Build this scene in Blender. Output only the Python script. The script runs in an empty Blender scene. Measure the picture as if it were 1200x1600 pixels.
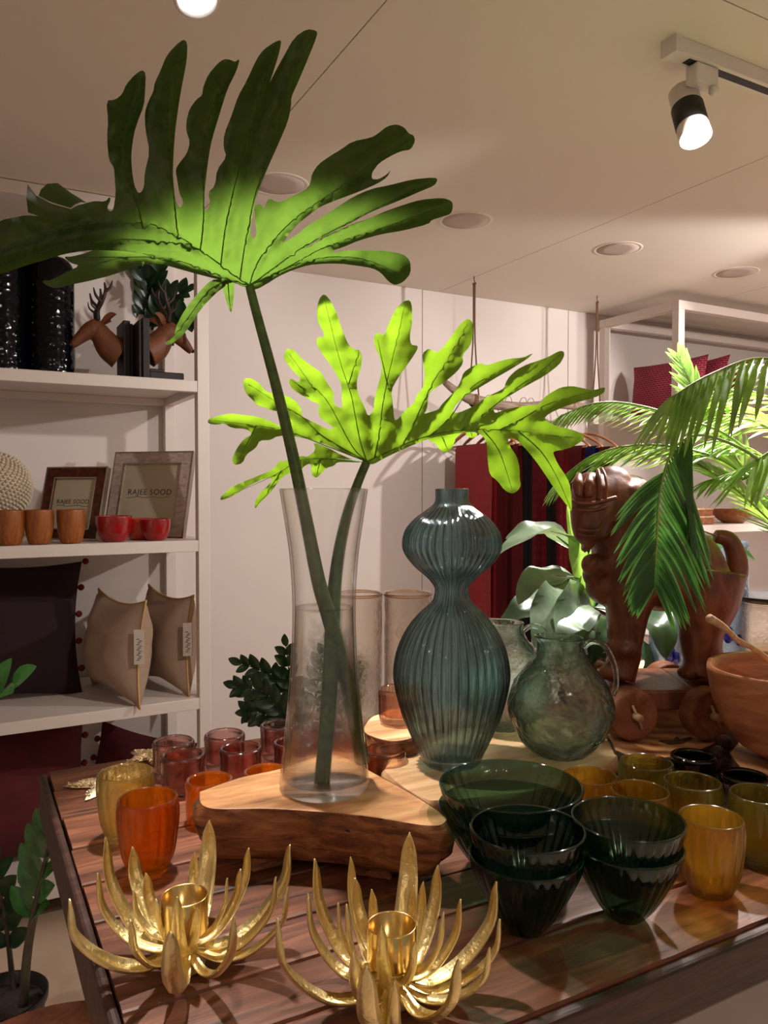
import bpy, bmesh, math, random
from mathutils import Vector, Matrix, noise, geometry

# ------------------------------------------------------------------ camera, world, exposure
S = bpy.context.scene
R = math.radians
FP = 1220.0                       # focal length in pixels of the 1200x1600 frame
YAW, PITCH = R(28.5), R(1.64)
CAM = Vector((0, 0, 1.42))
FH = Vector((math.sin(YAW), math.cos(YAW), 0))
RT = Vector((math.cos(YAW), -math.sin(YAW), 0))
FW = FH * math.cos(PITCH) + Vector((0, 0, -math.sin(PITCH)))
UP = RT.cross(FW)
cd = bpy.data.cameras.new('camera'); cam = bpy.data.objects.new('camera', cd)
S.collection.objects.link(cam); S.camera = cam
cd.sensor_fit = 'HORIZONTAL'; cd.sensor_width = 36; cd.lens = 36 * FP / 1200
cd.clip_start = .02
m = Matrix((RT, UP, -FW)).transposed().to_4x4(); m.translation = CAM
cam.matrix_world = m

S.view_settings.view_transform = 'Standard'; S.view_settings.look = 'None'
S.view_settings.gamma = 1; S.view_settings.use_curve_mapping = False
S.view_settings.exposure = 0.0

W = bpy.data.worlds.new('world'); S.world = W; W.use_nodes = True
bg = W.node_tree.nodes['Background']
bg.inputs[0].default_value = (1.0, .90, .85, 1); bg.inputs[1].default_value = .24

def spot(name, loc, target, power, angle, blend=.35, radius=.028, col=(1, .84, .70)):
    l = bpy.data.lights.new(name, 'SPOT'); l.energy = power; l.spot_size = R(angle)
    l.spot_blend = blend; l.shadow_soft_size = radius; l.color = col
    o = bpy.data.objects.new(name, l); S.collection.objects.link(o); o.location = loc
    o.rotation_euler = (Vector(target) - Vector(loc)).to_track_quat('-Z', 'Y').to_euler()
    return o
WARM = (1, .82, .66)
NEUT = (1, .925, .87)
LAMPS = [  # lens centre, aim, watts, cone
    ('track_and_fill_light', (.335, 1.22, 2.17), (.42, .80, 1.0), 78, 52, NEUT),
    ('track_and_fill_light', (1.452, 1.22, 2.195), (1.15, 1.0, 1.1), 74, 74, NEUT),
    ('track_and_fill_light', (3.15, 1.22, 2.19), (2.1, 3.3, 1.45), 120, 75, NEUT),
    ('track_and_fill_light', (1.45, 1.0, 2.19), (1.1, 3.3, 1.0), 60, 85, NEUT),
    ('track_and_fill_light', (1.9, 1.22, 2.19), (1.40, 1.15, 1.35), 220, 48, NEUT),
    ('track_and_fill_light', (-1.0, .8, 2.19), (.1, 2.2, .5), 6, 75, WARM),
    ('added_fill_light', (.3, -1.9, 2.36), (.3, -1.9, 0), 150, 120, NEUT),  # from here, unseen spots added so floor bounce lifts the ceiling
    ('added_fill_light', (3.3, .1, 2.36), (3.3, .1, 0), 390, 120, NEUT),
    ('added_fill_light', (-1.6, .2, 2.36), (-1.6, .2, 0), 120, 110, NEUT),
    ('added_fill_light', (4.3, 1.6, 2.36), (4.3, 1.6, 0), 250, 110, NEUT),
    ('added_fill_light', (-.05, 1.70, 2.36), (.08, 1.95, 0), 70, 38, NEUT),  # unseen spot added to brighten the floor plant
    ('track_and_fill_light', (.2, -1.2, 2.19), (.6, .6, .9), 16, 90, WARM),  # unseen fill spot added behind the camera, on no track
    ('track_and_fill_light', (3.3, 1.2, 2.19), (3.7, 3.1, 1.4), 45, 90, NEUT),
]
for n, a, b, p, ang, c in LAMPS:
    spot(n, a, b, p, ang, col=c)

# ------------------------------------------------------------------ helpers
C = S.collection
def P(x, y, Z):                       # point seen at pixel x,y at depth Z
    return CAM + (FW + RT * ((x - 600) / FP) + UP * ((800 - y) / FP)) * Z
def ray(x, y): return FW + RT * ((x - 600) / FP) + UP * ((800 - y) / FP)
def onz(x, y, z):
    d = ray(x, y); return CAM + d * ((z - CAM.z) / d.z)
def onY(x, y, Y):
    d = ray(x, y); return CAM + d * (Y / d.y)
rnd = random.Random(7)
TAB = .96

def setp(o, label=None, cat=None, group=None, kind=None):
    if label: o['label'] = label
    if cat: o['category'] = cat
    if group: o['group'] = group
    if kind: o['kind'] = kind
    return o
def thing(name, loc, label, cat, group=None):
    o = bpy.data.objects.new(name, None); C.objects.link(o); o.location = loc
    o.empty_display_size = .05
    return setp(o, label, cat, group)
def wloc(o):
    v = Vector((0, 0, 0))
    while o: v = v + o.location; o = o.parent
    return v
def mk(name, vf, mat, parent=None, loc=None, smooth=True, world=True, data=None):
    """one mesh object; vf = (verts, faces) in world coordinates (world) or local ones"""
    if data is None:
        vs, fs = vf
        org = wloc(parent) if parent else (Vector(loc) if loc is not None else Vector((0, 0, 0)))
        if world: vs = [Vector(v) - org for v in vs]
        me = bpy.data.meshes.new(name); me.from_pydata([tuple(v) for v in vs], [], fs); me.update()
        if mat: me.materials.append(mat)
        if smooth:
            me.polygons.foreach_set('use_smooth', [True] * len(me.polygons))
    else: me = data
    o = bpy.data.objects.new(name, me); C.objects.link(o)
    if parent: o.parent = parent
    elif loc is not None: o.location = loc
    return o
def join(*vfs):
    V, F = [], []
    for v, f in vfs:
        n = len(V); V += [Vector(a) for a in v]; F += [tuple(i + n for i in q) for q in f]
    return V, F
def xf(vf, M): return [M @ Vector(v) for v in vf[0]], vf[1]
def move(vf, d): d = Vector(d); return [Vector(v) + d for v in vf[0]], vf[1]
def box(c, s, bev=0.0, rz=0):
    bm = bmesh.new(); bmesh.ops.create_cube(bm, size=1)
    for v in bm.verts: v.co = Vector((v.co.x * s[0], v.co.y * s[1], v.co.z * s[2]))
    if bev: bmesh.ops.bevel(bm, geom=bm.edges[:], offset=bev, segments=2, profile=.5, affect='EDGES')
    M = Matrix.Translation(Vector(c)) @ Matrix.Rotation(rz, 4, 'Z')
    vs = [M @ v.co for v in bm.verts]; bm.verts.index_update()
    fs = [tuple(v.index for v in f.verts) for f in bm.faces]; bm.free()
    return vs, fs
def box2(a, b, bev=0.0):
    a = Vector(a); b = Vector(b); return box((a + b) / 2, tuple(abs(b[i] - a[i]) for i in range(3)), bev)
def catm(pts, n=6):
    pts = [Vector(p) for p in pts]; out = []
    for i in range(len(pts) - 1):
        p0 = pts[max(i - 1, 0)]; p1 = pts[i]; p2 = pts[i + 1]; p3 = pts[min(i + 2, len(pts) - 1)]
        for k in range(n):
            t = k / n
            out.append(.5 * ((2 * p1) + (p2 - p0) * t + (2 * p0 - 5 * p1 + 4 * p2 - p3) * t * t + (3 * p1 - p0 - 3 * p2 + p3) * t ** 3))
    out.append(pts[-1]); return out
def interp(vals, t):
    x = t * (len(vals) - 1); i = min(int(x), len(vals) - 2); f = x - i
    return vals[i] * (1 - f) + vals[i + 1] * f
def tube(pts, radii, seg=10, sm=5, cap=True, flat=1.0):
    c = catm(pts, sm) if sm > 1 else [Vector(p) for p in pts]
    V, F = [], []; n = len(c); prev = None
    for i, p in enumerate(c):
        t = (c[min(i + 1, n - 1)] - c[max(i - 1, 0)]).normalized()
        if prev is None:
            a = Vector((0, 0, 1)) if abs(t.z) < .9 else Vector((1, 0, 0))
            u = t.cross(a).normalized()
        else: u = (prev - t * prev.dot(t)).normalized()
        prev = u; w = t.cross(u)
        r = interp(radii, i / (n - 1)) if isinstance(radii, (list, tuple)) else radii
        for k in range(seg):
            a = 2 * math.pi * k / seg
            V.append(p + u * (math.cos(a) * r) + w * (math.sin(a) * r * flat))
    for i in range(n - 1):
        for k in range(seg):
            k2 = (k + 1) % seg
            F.append((i * seg + k, i * seg + k2, (i + 1) * seg + k2, (i + 1) * seg + k))
    if cap:
        F.append(tuple(range(seg - 1, -1, -1))); F.append(tuple((n - 1) * seg + k for k in range(seg)))
    return V, F
def ball(c, r, seg=14, rings=8, sc=(1, 1, 1)):
    V, F = [], []; c = Vector(c)
    V.append(c + Vector((0, 0, r * sc[2])))
    for i in range(1, rings):
        a = math.pi * i / rings
        for k in range(seg):
            b = 2 * math.pi * k / seg
            V.append(c + Vector((math.sin(a) * math.cos(b) * r * sc[0], math.sin(a) * math.sin(b) * r * sc[1], math.cos(a) * r * sc[2])))
    V.append(c - Vector((0, 0, r * sc[2])))
    for k in range(seg):
        F.append((0, 1 + k, 1 + (k + 1) % seg))
        for i in range(rings - 2):
            a = 1 + i * seg
            F.append((a + k, a + seg + k, a + seg + (k + 1) % seg, a + (k + 1) % seg))
        a = 1 + (rings - 2) * seg
        F.append((a + k, len(V) - 1, a + (k + 1) % seg))
    return V, F
def lathe(prof, seg=64, rib=None, closed=False):
    """prof list of (r,z); first/last with r=0 make poles. rib(angle,i,r,z)->r"""
    V, F, idx = [], [], []
    for i, (r, z) in enumerate(prof):
        if r <= 1e-6: V.append(Vector((0, 0, z))); idx.append([len(V) - 1]); continue
        row = []
        for k in range(seg):
            a = 2 * math.pi * k / seg
            rr = rib(a, i, r, z) if rib else r
            V.append(Vector((rr * math.cos(a), rr * math.sin(a), z))); row.append(len(V) - 1)
        idx.append(row)
    for i in range(len(prof) - 1):
        A, B = idx[i], idx[i + 1]
        for k in range(seg):
            k2 = (k + 1) % seg
            if len(A) == 1 and len(B) == 1: continue
            if len(A) == 1: F.append((A[0], B[k2], B[k]))
            elif len(B) == 1: F.append((A[k], A[k2], B[0]))
            else: F.append((A[k], A[k2], B[k2], B[k]))
    return V, F
def smoothprof(pts, n=5):
    return [(max(p.x, 0), p.y) for p in catm([Vector((a, b, 0)) for a, b in pts], n)]
def vessel(outer, th, base_th=None, n=4, seg=64, ribs=0, amp=0.0, ribin=0.0, ribpow=1.0, twist=0.0, rough=None):
    """closed glass shell from outer profile [(r,z)..] bottom->top, thickness th"""
    bt = base_th or th
    o = smoothprof(outer, n); zt = o[-1][1]; z0 = o[0][1]
    inner = []
    for i in range(len(o)):
        a = o[max(i - 1, 0)]; b = o[min(i + 1, len(o) - 1)]
        tx, tz = b[0] - a[0], b[1] - a[1]; L = math.hypot(tx, tz) or 1
        nx, nz = -tz / L, tx / L
        inner.append((max(o[i][0] + nx * th, .0005), max(o[i][1] + nz * th, z0 + bt)))
    prof = [(0, z0)] + o + [((o[-1][0] + inner[-1][0]) / 2, zt + th * .35)] + inner[::-1] + [(0, z0 + bt)]
    no = len(o) + 1
    H = zt - z0
    def rib(a, i, r, z):
        if i > no + len(inner): return r
        t = (z - z0) / H
        f = min(1, t * 6) * min(1, max(0, (1 - t) * 7))
        if not ribs:
            q = 0
        else:
            w = .5 + .5 * math.cos(ribs * (a + twist * t)); q = (w ** ribpow - .5) * 2
        A = amp if i < no else ribin
        e = rough(a, i, r, z) if (rough and i < no) else 0
        return r * (1 + A * f * q) + e
    return lathe(prof, seg, rib)
def sheet(rows):
    V = [Vector(p) for r in rows for p in r]; n = len(rows[0])
    F = [(i * n + k, i * n + k + 1, (i + 1) * n + k + 1, (i + 1) * n + k) for i in range(len(rows) - 1) for k in range(n - 1)]
    return V, F
def leafsheet(mid, width, up, fold=.2, nw=4, sm=5, prof=None, droop=0, wav=0, ph=0):
    """a broad leaf: mid = list of points, width = full half width, up = rough upper side normal"""
    c = catm(mid, sm); n = len(c); rows = []; up = Vector(up)
    for i, p in enumerate(c):
        t = (c[min(i + 1, n - 1)] - c[max(i - 1, 0)]).normalized()
        s = t.cross(up).normalized(); nn = s.cross(t).normalized()
        u = i / (n - 1)
        if prof: w = interp(prof, u) * width
        else: w = width * (math.sin(math.pi * min(1, u ** .75)) ** .7 if 0 < u < 1 else 0) + .0004
        row = []
        for k in range(-nw, nw + 1):
            f = k / nw
            z = abs(f) * fold * w - droop * f * f * w + wav * w * math.sin(u * 17 + ph + (2 if k > 0 else 0)) * f * f
            row.append(p + s * (f * w) + nn * z)
        rows.append(row)
    return sheet(rows)

# ------------------------------------------------------------------ materials
def newmat(name):
    m = bpy.data.materials.new(name); m.use_nodes = True
    nt = m.node_tree; b = nt.nodes['Principled BSDF']; return m, nt, b
def rgb(h):
    if isinstance(h, str):
        h = h.lstrip('#'); c = [int(h[i:i + 2], 16) / 255 for i in (0, 2, 4)]
        c = [x / 12.92 if x <= .04045 else ((x + .055) / 1.055) ** 2.4 for x in c]
        return (*c, 1)
    return (*h, 1) if len(h) == 3 else h
def texco(nt, scale=(1, 1, 1), kind='Object'):
    t = nt.nodes.new('ShaderNodeTexCoord'); mp = nt.nodes.new('ShaderNodeMapping')
    nt.links.new(t.outputs[kind], mp.inputs[0]); mp.inputs['Scale'].default_value = scale
    return mp.outputs[0]
def noisen(nt, vec, scale, detail=4, rough=.55, dist=0):
    n = nt.nodes.new('ShaderNodeTexNoise'); n.inputs['Scale'].default_value = scale
    n.inputs['Detail'].default_value = detail; n.inputs['Roughness'].default_value = rough
    n.inputs['Distortion'].default_value = dist
    nt.links.new(vec, n.inputs['Vector']); return n
def ramp(nt, fac, stops):
    r = nt.nodes.new('ShaderNodeValToRGB'); e = r.color_ramp.elements
    while len(e) < len(stops): e.new(.5)
    for i, (p, c) in enumerate(stops): e[i].position = p; e[i].color = rgb(c)
    nt.links.new(fac, r.inputs[0]); return r.outputs[0]
def bump(nt, h, b, strength=.3, dist=.002):
    bp = nt.nodes.new('ShaderNodeBump'); bp.inputs['Strength'].default_value = strength
    bp.inputs['Distance'].default_value = dist
    nt.links.new(h, bp.inputs['Height']); nt.links.new(bp.outputs[0], b.inputs['Normal']); return bp.outputs[0]
def plain(name, col, rough=.5, metal=0, vary=.06, vs=6, bs=0, bscale=200, spec=.5, coat=0):
    m, nt, b = newmat(name); c = rgb(col)
    v = texco(nt); n = noisen(nt, v, vs)
    d = tuple(max(0, x * (1 - vary)) for x in c[:3]); l = tuple(min(1, x * (1 + vary)) for x in c[:3])
    nt.links.new(ramp(nt, n.outputs[0], [(.3, d), (.7, l)]), b.inputs['Base Color'])
    b.inputs['Roughness'].default_value = rough; b.inputs['Metallic'].default_value = metal
    b.inputs['Specular IOR Level'].default_value = spec; b.inputs['Coat Weight'].default_value = coat
    if bs: bump(nt, noisen(nt, v, bscale).outputs[0], b, bs)
    return m
def wood(name, dark, mid, light, sc=(1, 8, 8), scale=9, rough=.45, bs=.25, rings=0, coat=0, crack=0):
    m, nt, b = newmat(name)
    v = texco(nt, sc); n = noisen(nt, v, scale, 6, .6, .6)
    if rings:
        w = nt.nodes.new('ShaderNodeTexWave'); w.wave_type = 'RINGS'; w.rings_direction = 'SPHERICAL' if rings > 0 else 'Z'
        w.inputs['Scale'].default_value = abs(rings); w.inputs['Distortion'].default_value = 3
        w.inputs['Detail'].default_value = 3; w.inputs['Detail Scale'].default_value = 1.5
        nt.links.new(texco(nt), w.inputs['Vector'])
        mx = nt.nodes.new('ShaderNodeMath'); mx.operation = 'MULTIPLY_ADD'; mx.inputs[1].default_value = .35
        nt.links.new(w.outputs['Fac'], mx.inputs[0])
        m2 = nt.nodes.new('ShaderNodeMath'); m2.operation = 'MULTIPLY'; m2.inputs[1].default_value = .75
        nt.links.new(n.outputs[0], m2.inputs[0]); nt.links.new(m2.outputs[0], mx.inputs[2]); fac = mx.outputs[0]
    else: fac = n.outputs[0]
    col = ramp(nt, fac, [(.28, dark), (.5, mid), (.72, light)])
    if crack:
        n2 = noisen(nt, texco(nt, (sc[0] * .6, sc[1] * 1.3, sc[2] * 1.3)), scale * 1.6, 3, .5, .3)
        cr = ramp(nt, n2.outputs[0], [(.27, (0.06, .045, .04)), (.33, (1, 1, 1))])
        mm = nt.nodes.new('ShaderNodeMixRGB'); mm.blend_type = 'MULTIPLY'; mm.inputs[0].default_value = crack
        nt.links.new(col, mm.inputs[1]); nt.links.new(cr, mm.inputs[2]); col = mm.outputs[0]
    nt.links.new(col, b.inputs['Base Color'])
    b.inputs['Roughness'].default_value = rough; b.inputs['Coat Weight'].default_value = coat
    b.inputs['Coat Roughness'].default_value = .25
    if bs: bump(nt, fac, b, bs, .003)
    return m
def glass(name, tint, gloss=1.0, edge=None, refr=0.0, ior=1.3, bscale=0, bstr=0.2, rough=.02, bdist=.002, body=0.0, bodycol=None, gr=.04, fior=1.55):
    """thin coloured glass: tinted straight-through light + fresnel reflection, darker where seen edge-on"""
    m = bpy.data.materials.new(name); m.use_nodes = True; nt = m.node_tree; nt.nodes.clear()
    out = nt.nodes.new('ShaderNodeOutputMaterial')
    tr = nt.nodes.new('ShaderNodeBsdfTransparent'); gl = nt.nodes.new('ShaderNodeBsdfGlossy')
    gl.inputs['Roughness'].default_value = gr; gl.inputs['Color'].default_value = (gloss, gloss, gloss, 1)
    fr = nt.nodes.new('ShaderNodeFresnel'); ge = nt.nodes.new('ShaderNodeNewGeometry'); mr = nt.nodes.new('ShaderNodeMapRange')
    mr.inputs['To Min'].default_value = fior; mr.inputs['To Max'].default_value = 1 / fior   # same reflection from both faces of the wall
    nt.links.new(ge.outputs['Backfacing'], mr.inputs['Value']); nt.links.new(mr.outputs[0], fr.inputs['IOR'])
    t = rgb(tint); e = rgb(edge) if edge else t
    lw = nt.nodes.new('ShaderNodeLayerWeight'); lw.inputs['Blend'].default_value = .35
    col = ramp(nt, lw.outputs['Facing'], [(.15, t), (.85, e)])
    nt.links.new(col, tr.inputs[0])
    nrm = None
    if bscale:
        n = noisen(nt, texco(nt), bscale, 2, .5)
        bp = nt.nodes.new('ShaderNodeBump'); bp.inputs['Strength'].default_value = bstr; bp.inputs['Distance'].default_value = bdist
        nt.links.new(n.outputs[0], bp.inputs['Height']); nrm = bp.outputs[0]
        for s in (gl, fr): nt.links.new(nrm, s.inputs['Normal'])
    base = tr.outputs[0]
    if refr:
        rf = nt.nodes.new('ShaderNodeBsdfRefraction'); rf.inputs['IOR'].default_value = ior; rf.inputs['Roughness'].default_value = rough
        nt.links.new(col, rf.inputs['Color'])
        if nrm: nt.links.new(nrm, rf.inputs['Normal'])
        mx = nt.nodes.new('ShaderNodeMixShader'); mx.inputs[0].default_value = refr
        nt.links.new(base, mx.inputs[1]); nt.links.new(rf.outputs[0], mx.inputs[2]); base = mx.outputs[0]
    if body:
        tl = nt.nodes.new('ShaderNodeBsdfTranslucent'); tl.inputs[0].default_value = rgb(bodycol or tint)
        df = nt.nodes.new('ShaderNodeBsdfDiffuse'); df.inputs[0].default_value = rgb(bodycol or tint)
        ad = nt.nodes.new('ShaderNodeMixShader'); ad.inputs[0].default_value = .22
        nt.links.new(tl.outputs[0], ad.inputs[1]); nt.links.new(df.outputs[0], ad.inputs[2])
        mx = nt.nodes.new('ShaderNodeMixShader'); mx.inputs[0].default_value = body
        nt.links.new(base, mx.inputs[1]); nt.links.new(ad.outputs[0], mx.inputs[2]); base = mx.outputs[0]
    mx = nt.nodes.new('ShaderNodeMixShader')
    nt.links.new(fr.outputs[0], mx.inputs[0]); nt.links.new(base, mx.inputs[1]); nt.links.new(gl.outputs[0], mx.inputs[2])
    nt.links.new(mx.outputs[0], out.inputs[0]); return m
def leafmat(name, col, trans, rough=.35, tf=.5, spec=.5, vary=.25, vs=25, sc=(1, 1, 1)):
    m, nt, b = newmat(name); c = rgb(col)
    v = texco(nt, sc); n = noisen(nt, v, vs, 5, .6)
    d = tuple(x * (1 - vary) for x in c[:3]); l = tuple(min(1, x * (1 + vary)) for x in c[:3])
    nt.links.new(ramp(nt, n.outputs[0], [(.35, d), (.65, l)]), b.inputs['Base Color'])
    b.inputs['Roughness'].default_value = rough; b.inputs['Specular IOR Level'].default_value = spec
    bump(nt, n.outputs[0], b, .25, .002)
    tl = nt.nodes.new('ShaderNodeBsdfTranslucent'); t = rgb(trans)
    nt.links.new(ramp(nt, n.outputs[0], [(.35, tuple(x * (1 - vary) for x in t[:3])), (.65, tuple(min(1, x * (1 + vary)) for x in t[:3]))]), tl.inputs[0])
    mx = nt.nodes.new('ShaderNodeMixShader'); mx.inputs[0].default_value = tf
    out = nt.nodes['Material Output']
    nt.links.new(b.outputs[0], mx.inputs[1]); nt.links.new(tl.outputs[0], mx.inputs[2]); nt.links.new(mx.outputs[0], out.inputs[0])
    return m
def emis(name, col, s):
    m = bpy.data.materials.new(name); m.use_nodes = True; nt = m.node_tree; b = nt.nodes['Principled BSDF']
    b.inputs['Emission Color'].default_value = rgb(col); b.inputs['Emission Strength'].default_value = s; return m

M = {}
M['wall'] = plain('wall_paint', '#d9cfca', .7, vary=.02, vs=2)
M['ceil'] = plain('ceiling_paint', '#dad1c6', .75, vary=.02, vs=2)
M['white'] = plain('white_lacquer', '#d8cdc6', .45, vary=.02)
M['cab'] = plain('cabinet_paint', '#8d817b', .5, vary=.03)
M['tile'] = plain('floor_tile', '#a8917c', .35, vary=.06, vs=4)
M['grout'] = plain('grout', '#6b5b4c', .9)
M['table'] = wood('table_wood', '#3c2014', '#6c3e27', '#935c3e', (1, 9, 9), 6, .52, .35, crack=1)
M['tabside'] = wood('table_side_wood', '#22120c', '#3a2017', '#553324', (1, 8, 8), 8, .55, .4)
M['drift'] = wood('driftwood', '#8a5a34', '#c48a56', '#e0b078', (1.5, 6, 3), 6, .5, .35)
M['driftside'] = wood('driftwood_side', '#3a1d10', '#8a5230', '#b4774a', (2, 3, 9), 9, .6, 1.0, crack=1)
M['pale'] = wood('pale_wood', '#a5794c', '#cfa477', '#e2c096', (1.2, 6, 3), 5, .5, .25)
M['slice'] = wood('log_slice_wood', '#8a5230', '#bb7f50', '#d6a06e', (1, 1, 1), 7, .6, .2, rings=9)
M['bark'] = wood('bark', '#1c0f0a', '#4a2a1a', '#7a4c30', (3, 3, 1), 14, .8, 1.0)
M['bowlwood'] = wood('bowl_wood', '#965434', '#b9754e', '#cb8c62', (1.5, 1.5, 9), 7, .35, .1, coat=.3)
M['carved'] = wood('carved_wood', '#4c2415', '#7d412a', '#9c5a3c', (3, 3, 1), 12, .42, .35, coat=.15)
M['wheelwood'] = wood('wheel_wood', '#6e3c26', '#96593c', '#b37753', (3, 3, 3), 10, .6, .5)
M['peg'] = wood('peg_wood', '#a27a55', '#c8a078', '#ddc09a', (3, 3, 3), 20, .6, .3)
M['cupwood'] = wood('cup_wood', '#6b3713', '#8f4f1e', '#a8652c', (14, 14, 1), 6, .4, .15)
M['hanger'] = wood('hanger_wood', '#9a5c38', '#c07e52', '#d49a6e', (4, 1, 4), 10, .4, .1)
M['branch'] = wood('branch_wood', '#6a564a', '#94806f', '#b3a08f', (1, 6, 6), 14, .8, .6)
M['gold'] = plain('gold_metal', (.86, .69, .33), .38, 1, .08, 30, .6, 190)
M['goldcup'] = plain('gold_cup_metal', (.80, .56, .20), .22, 1, .05, 30)
M['sparkle'] = plain('gold_bead_metal', (.95, .78, .52), .22, 1, .1, 60, 1.0, 300)
M['clear'] = glass('clear_glass', (.995, .995, .99), 1.0, (.86, .83, .80), refr=.12, ior=1.05, rough=.0, fior=1.5, gr=.05)
M['bubble'] = glass('bubble_glass', (.95, .93, .90), 1.0, (.82, .74, .70), refr=.45, ior=1.12, bscale=90, bstr=.9, bdist=.004, fior=1.4)
M['water'] = glass('vase_water', (.99, .985, .97), .8, (.93, .9, .86), refr=.28, ior=1.14, rough=0, fior=1.2)
M['gourd'] = glass('teal_ribbed_glass', (.70, .82, .83), 1.0, (.06, .12, .14), refr=.35, ior=1.28, gr=.05, fior=1.5)
M['jug'] = glass('green_hammered_glass', (.92, .995, .96), 1.0, (.10, .30, .22), refr=.55, ior=1.30, rough=0, bscale=45, bstr=.9, bdist=.006, fior=1.36, gr=.03)
M['darkgreen'] = glass('dark_green_glass', (.50, .66, .56), 1.1, (.07, .15, .115), body=.04, bodycol=(.01, .06, .045), fior=1.38, gr=.06)
M['amber'] = glass('amber_glass', (.88, .68, .28), 1.0, (.42, .24, .05), gr=.08, body=.16, bodycol=(.55, .34, .06), refr=.5, ior=1.35, fior=1.4)
M['olive'] = glass('olive_glass', (.80, .70, .30), 1.0, (.32, .25, .06), gr=.08, body=.12, bodycol=(.34, .29, .08), refr=.5, ior=1.35, fior=1.4)
M['orange'] = glass('orange_glass', (.96, .62, .20), 1.0, (.52, .22, .04), gr=.08, body=.14, bodycol=(.72, .24, .01), refr=.5, ior=1.35, fior=1.4)
M['palegold'] = glass('pale_gold_glass', (.97, .90, .62), 1.0, (.60, .44, .14), gr=.08, body=.09, bodycol=(.80, .62, .24), refr=.5, ior=1.35, fior=1.45)
M['plum'] = glass('plum_glass', (.90, .70, .68), 1.2, (.14, .035, .045), refr=.4, ior=1.15, gr=.07, fior=1.6)
M['peach'] = glass('peach_glass', (.98, .84, .75), 1.2, (.55, .20, .10), refr=.5, ior=1.25, gr=.02)
M['smoke'] = glass('black_green_glass', (.12, .15, .11), 1.1, (.02, .03, .02), body=.1, bodycol=(.01, .015, .01))
M['blueglass'] = glass('blue_textured_glass', (.80, .87, .94), 1.2, (.30, .38, .50), refr=.6, ior=1.25, bscale=120, bstr=1, bdist=.004, body=.25, bodycol=(.45, .52, .62))
M['cobalt'] = glass('cobalt_glass', (.10, .20, .75), 1.2, (.02, .04, .3), body=.4, bodycol=(.01, .04, .45))
def hammered(name, col, sc):
    m, nt, b = newmat(name); b.inputs['Base Color'].default_value = rgb(col); b.inputs['Roughness'].default_value = .12
    b.inputs['Specular IOR Level'].default_value = .22
    v = nt.nodes.new('ShaderNodeTexVoronoi'); v.inputs['Scale'].default_value = sc; nt.links.new(texco(nt), v.inputs['Vector'])
    bump(nt, v.outputs['Distance'], b, .5, .003); return m
M['blackvase'] = hammered('black_hammered_glaze', (.002, .002, .004), 60)
M['philo'] = leafmat('philodendron_blade', (.04, .11, .025), (.30, .54, .022), .36, .60, vary=.12, vs=14)
M['philo_dim'] = leafmat('dimmed_philodendron_blade', (.040, .070, .030), (.075, .145, .016), .36, .60, vary=.12, vs=14)  # same leaf, colour darkened to offset the close lamp's light on the tallest one
M['philov'] = leafmat('philodendron_rib', (.16, .24, .06), (.22, .45, .03), .4, .6)
M['stem'] = leafmat('philodendron_stem', (.07, .11, .025), (.2, .3, .05), .45, .08, vary=.3, vs=60)
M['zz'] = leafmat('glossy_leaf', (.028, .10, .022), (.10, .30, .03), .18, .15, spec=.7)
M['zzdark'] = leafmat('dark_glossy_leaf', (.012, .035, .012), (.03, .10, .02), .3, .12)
M['zzstem'] = leafmat('brown_green_stem', (.06, .045, .028), (.1, .1, .05), .5, .05)
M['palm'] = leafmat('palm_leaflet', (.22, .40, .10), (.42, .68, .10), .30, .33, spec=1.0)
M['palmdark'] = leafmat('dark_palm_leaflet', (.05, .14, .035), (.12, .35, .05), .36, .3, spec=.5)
M['rachis'] = leafmat('palm_rachis', (.32, .45, .12), (.4, .5, .1), .4, .1)
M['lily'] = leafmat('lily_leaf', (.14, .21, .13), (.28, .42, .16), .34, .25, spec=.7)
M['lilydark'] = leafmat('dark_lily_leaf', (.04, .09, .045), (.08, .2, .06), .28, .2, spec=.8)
M['soil'] = plain('potting_soil', '#241a12', .95, vary=.5, vs=80, bs=1, bscale=150)
M['blackpot'] = plain('black_plastic', '#0d0c0c', .3)
M['dark'] = plain('dark_stained_wood', '#1b1110', .6, vary=.2, vs=20)
M['deer'] = plain('brown_cast_resin', '#6e3d20', .55, vary=.2, vs=25, bs=.4, bscale=120)
M['antler'] = plain('dark_antler', '#2c1712', .5, vary=.2)
M['beige'] = plain('beige_linen', '#9f8672', .9, vary=.05, vs=40, bs=.5, bscale=900)
M['piping'] = plain('tan_piping', '#c79a5e', .8)
M['tag'] = plain('paper_tag', '#b9aca2', .8)
M['ink'] = plain('dark_ink', '#3c3030', .8)
M['maroon'] = plain('maroon_wool', '#230a10', .95, vary=.15, vs=60, bs=.5, bscale=700)
M['pomred'] = plain('red_pompom', '#6a1015', .95, bs=1, bscale=500)
M['redcush'] = plain('dark_red_velvet', '#4d0d12', .9, vary=.25, vs=12, bs=.3, bscale=500)
M['crimson'] = None
M['ceramic_red'] = plain('red_lacquer', '#8c0d10', .25, vary=.3, vs=30, coat=.4)
M['ceramic_orange'] = plain('orange_lacquer', '#b83214', .25, vary=.3, vs=30, coat=.4)
M['coral'] = plain('cream_ceramic', '#c8b8a2', .6, vary=.08, vs=40)
M['silver'] = plain('silver_metal', (.62, .58, .54), .25, 1)
M['cream'] = plain('cream_paper', '#b7ab92', .8, vary=.02)
M['pearl'] = wood('pearl_shell', '#9a847c', '#b9a59c', '#cdbcb2', (2, 2, 6), 20, .25, .1)
M['tortoise'] = wood('tortoise_shell', '#2a0d06', '#4c1c0d', '#6b2d16', (3, 3, 3), 14, .25, .1)
M['rope'] = plain('jute_rope', '#6a4d3a', .9, vary=.2, vs=200)
M['black'] = plain('black_plastic_track', '#0c0a0b', .5)
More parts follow.
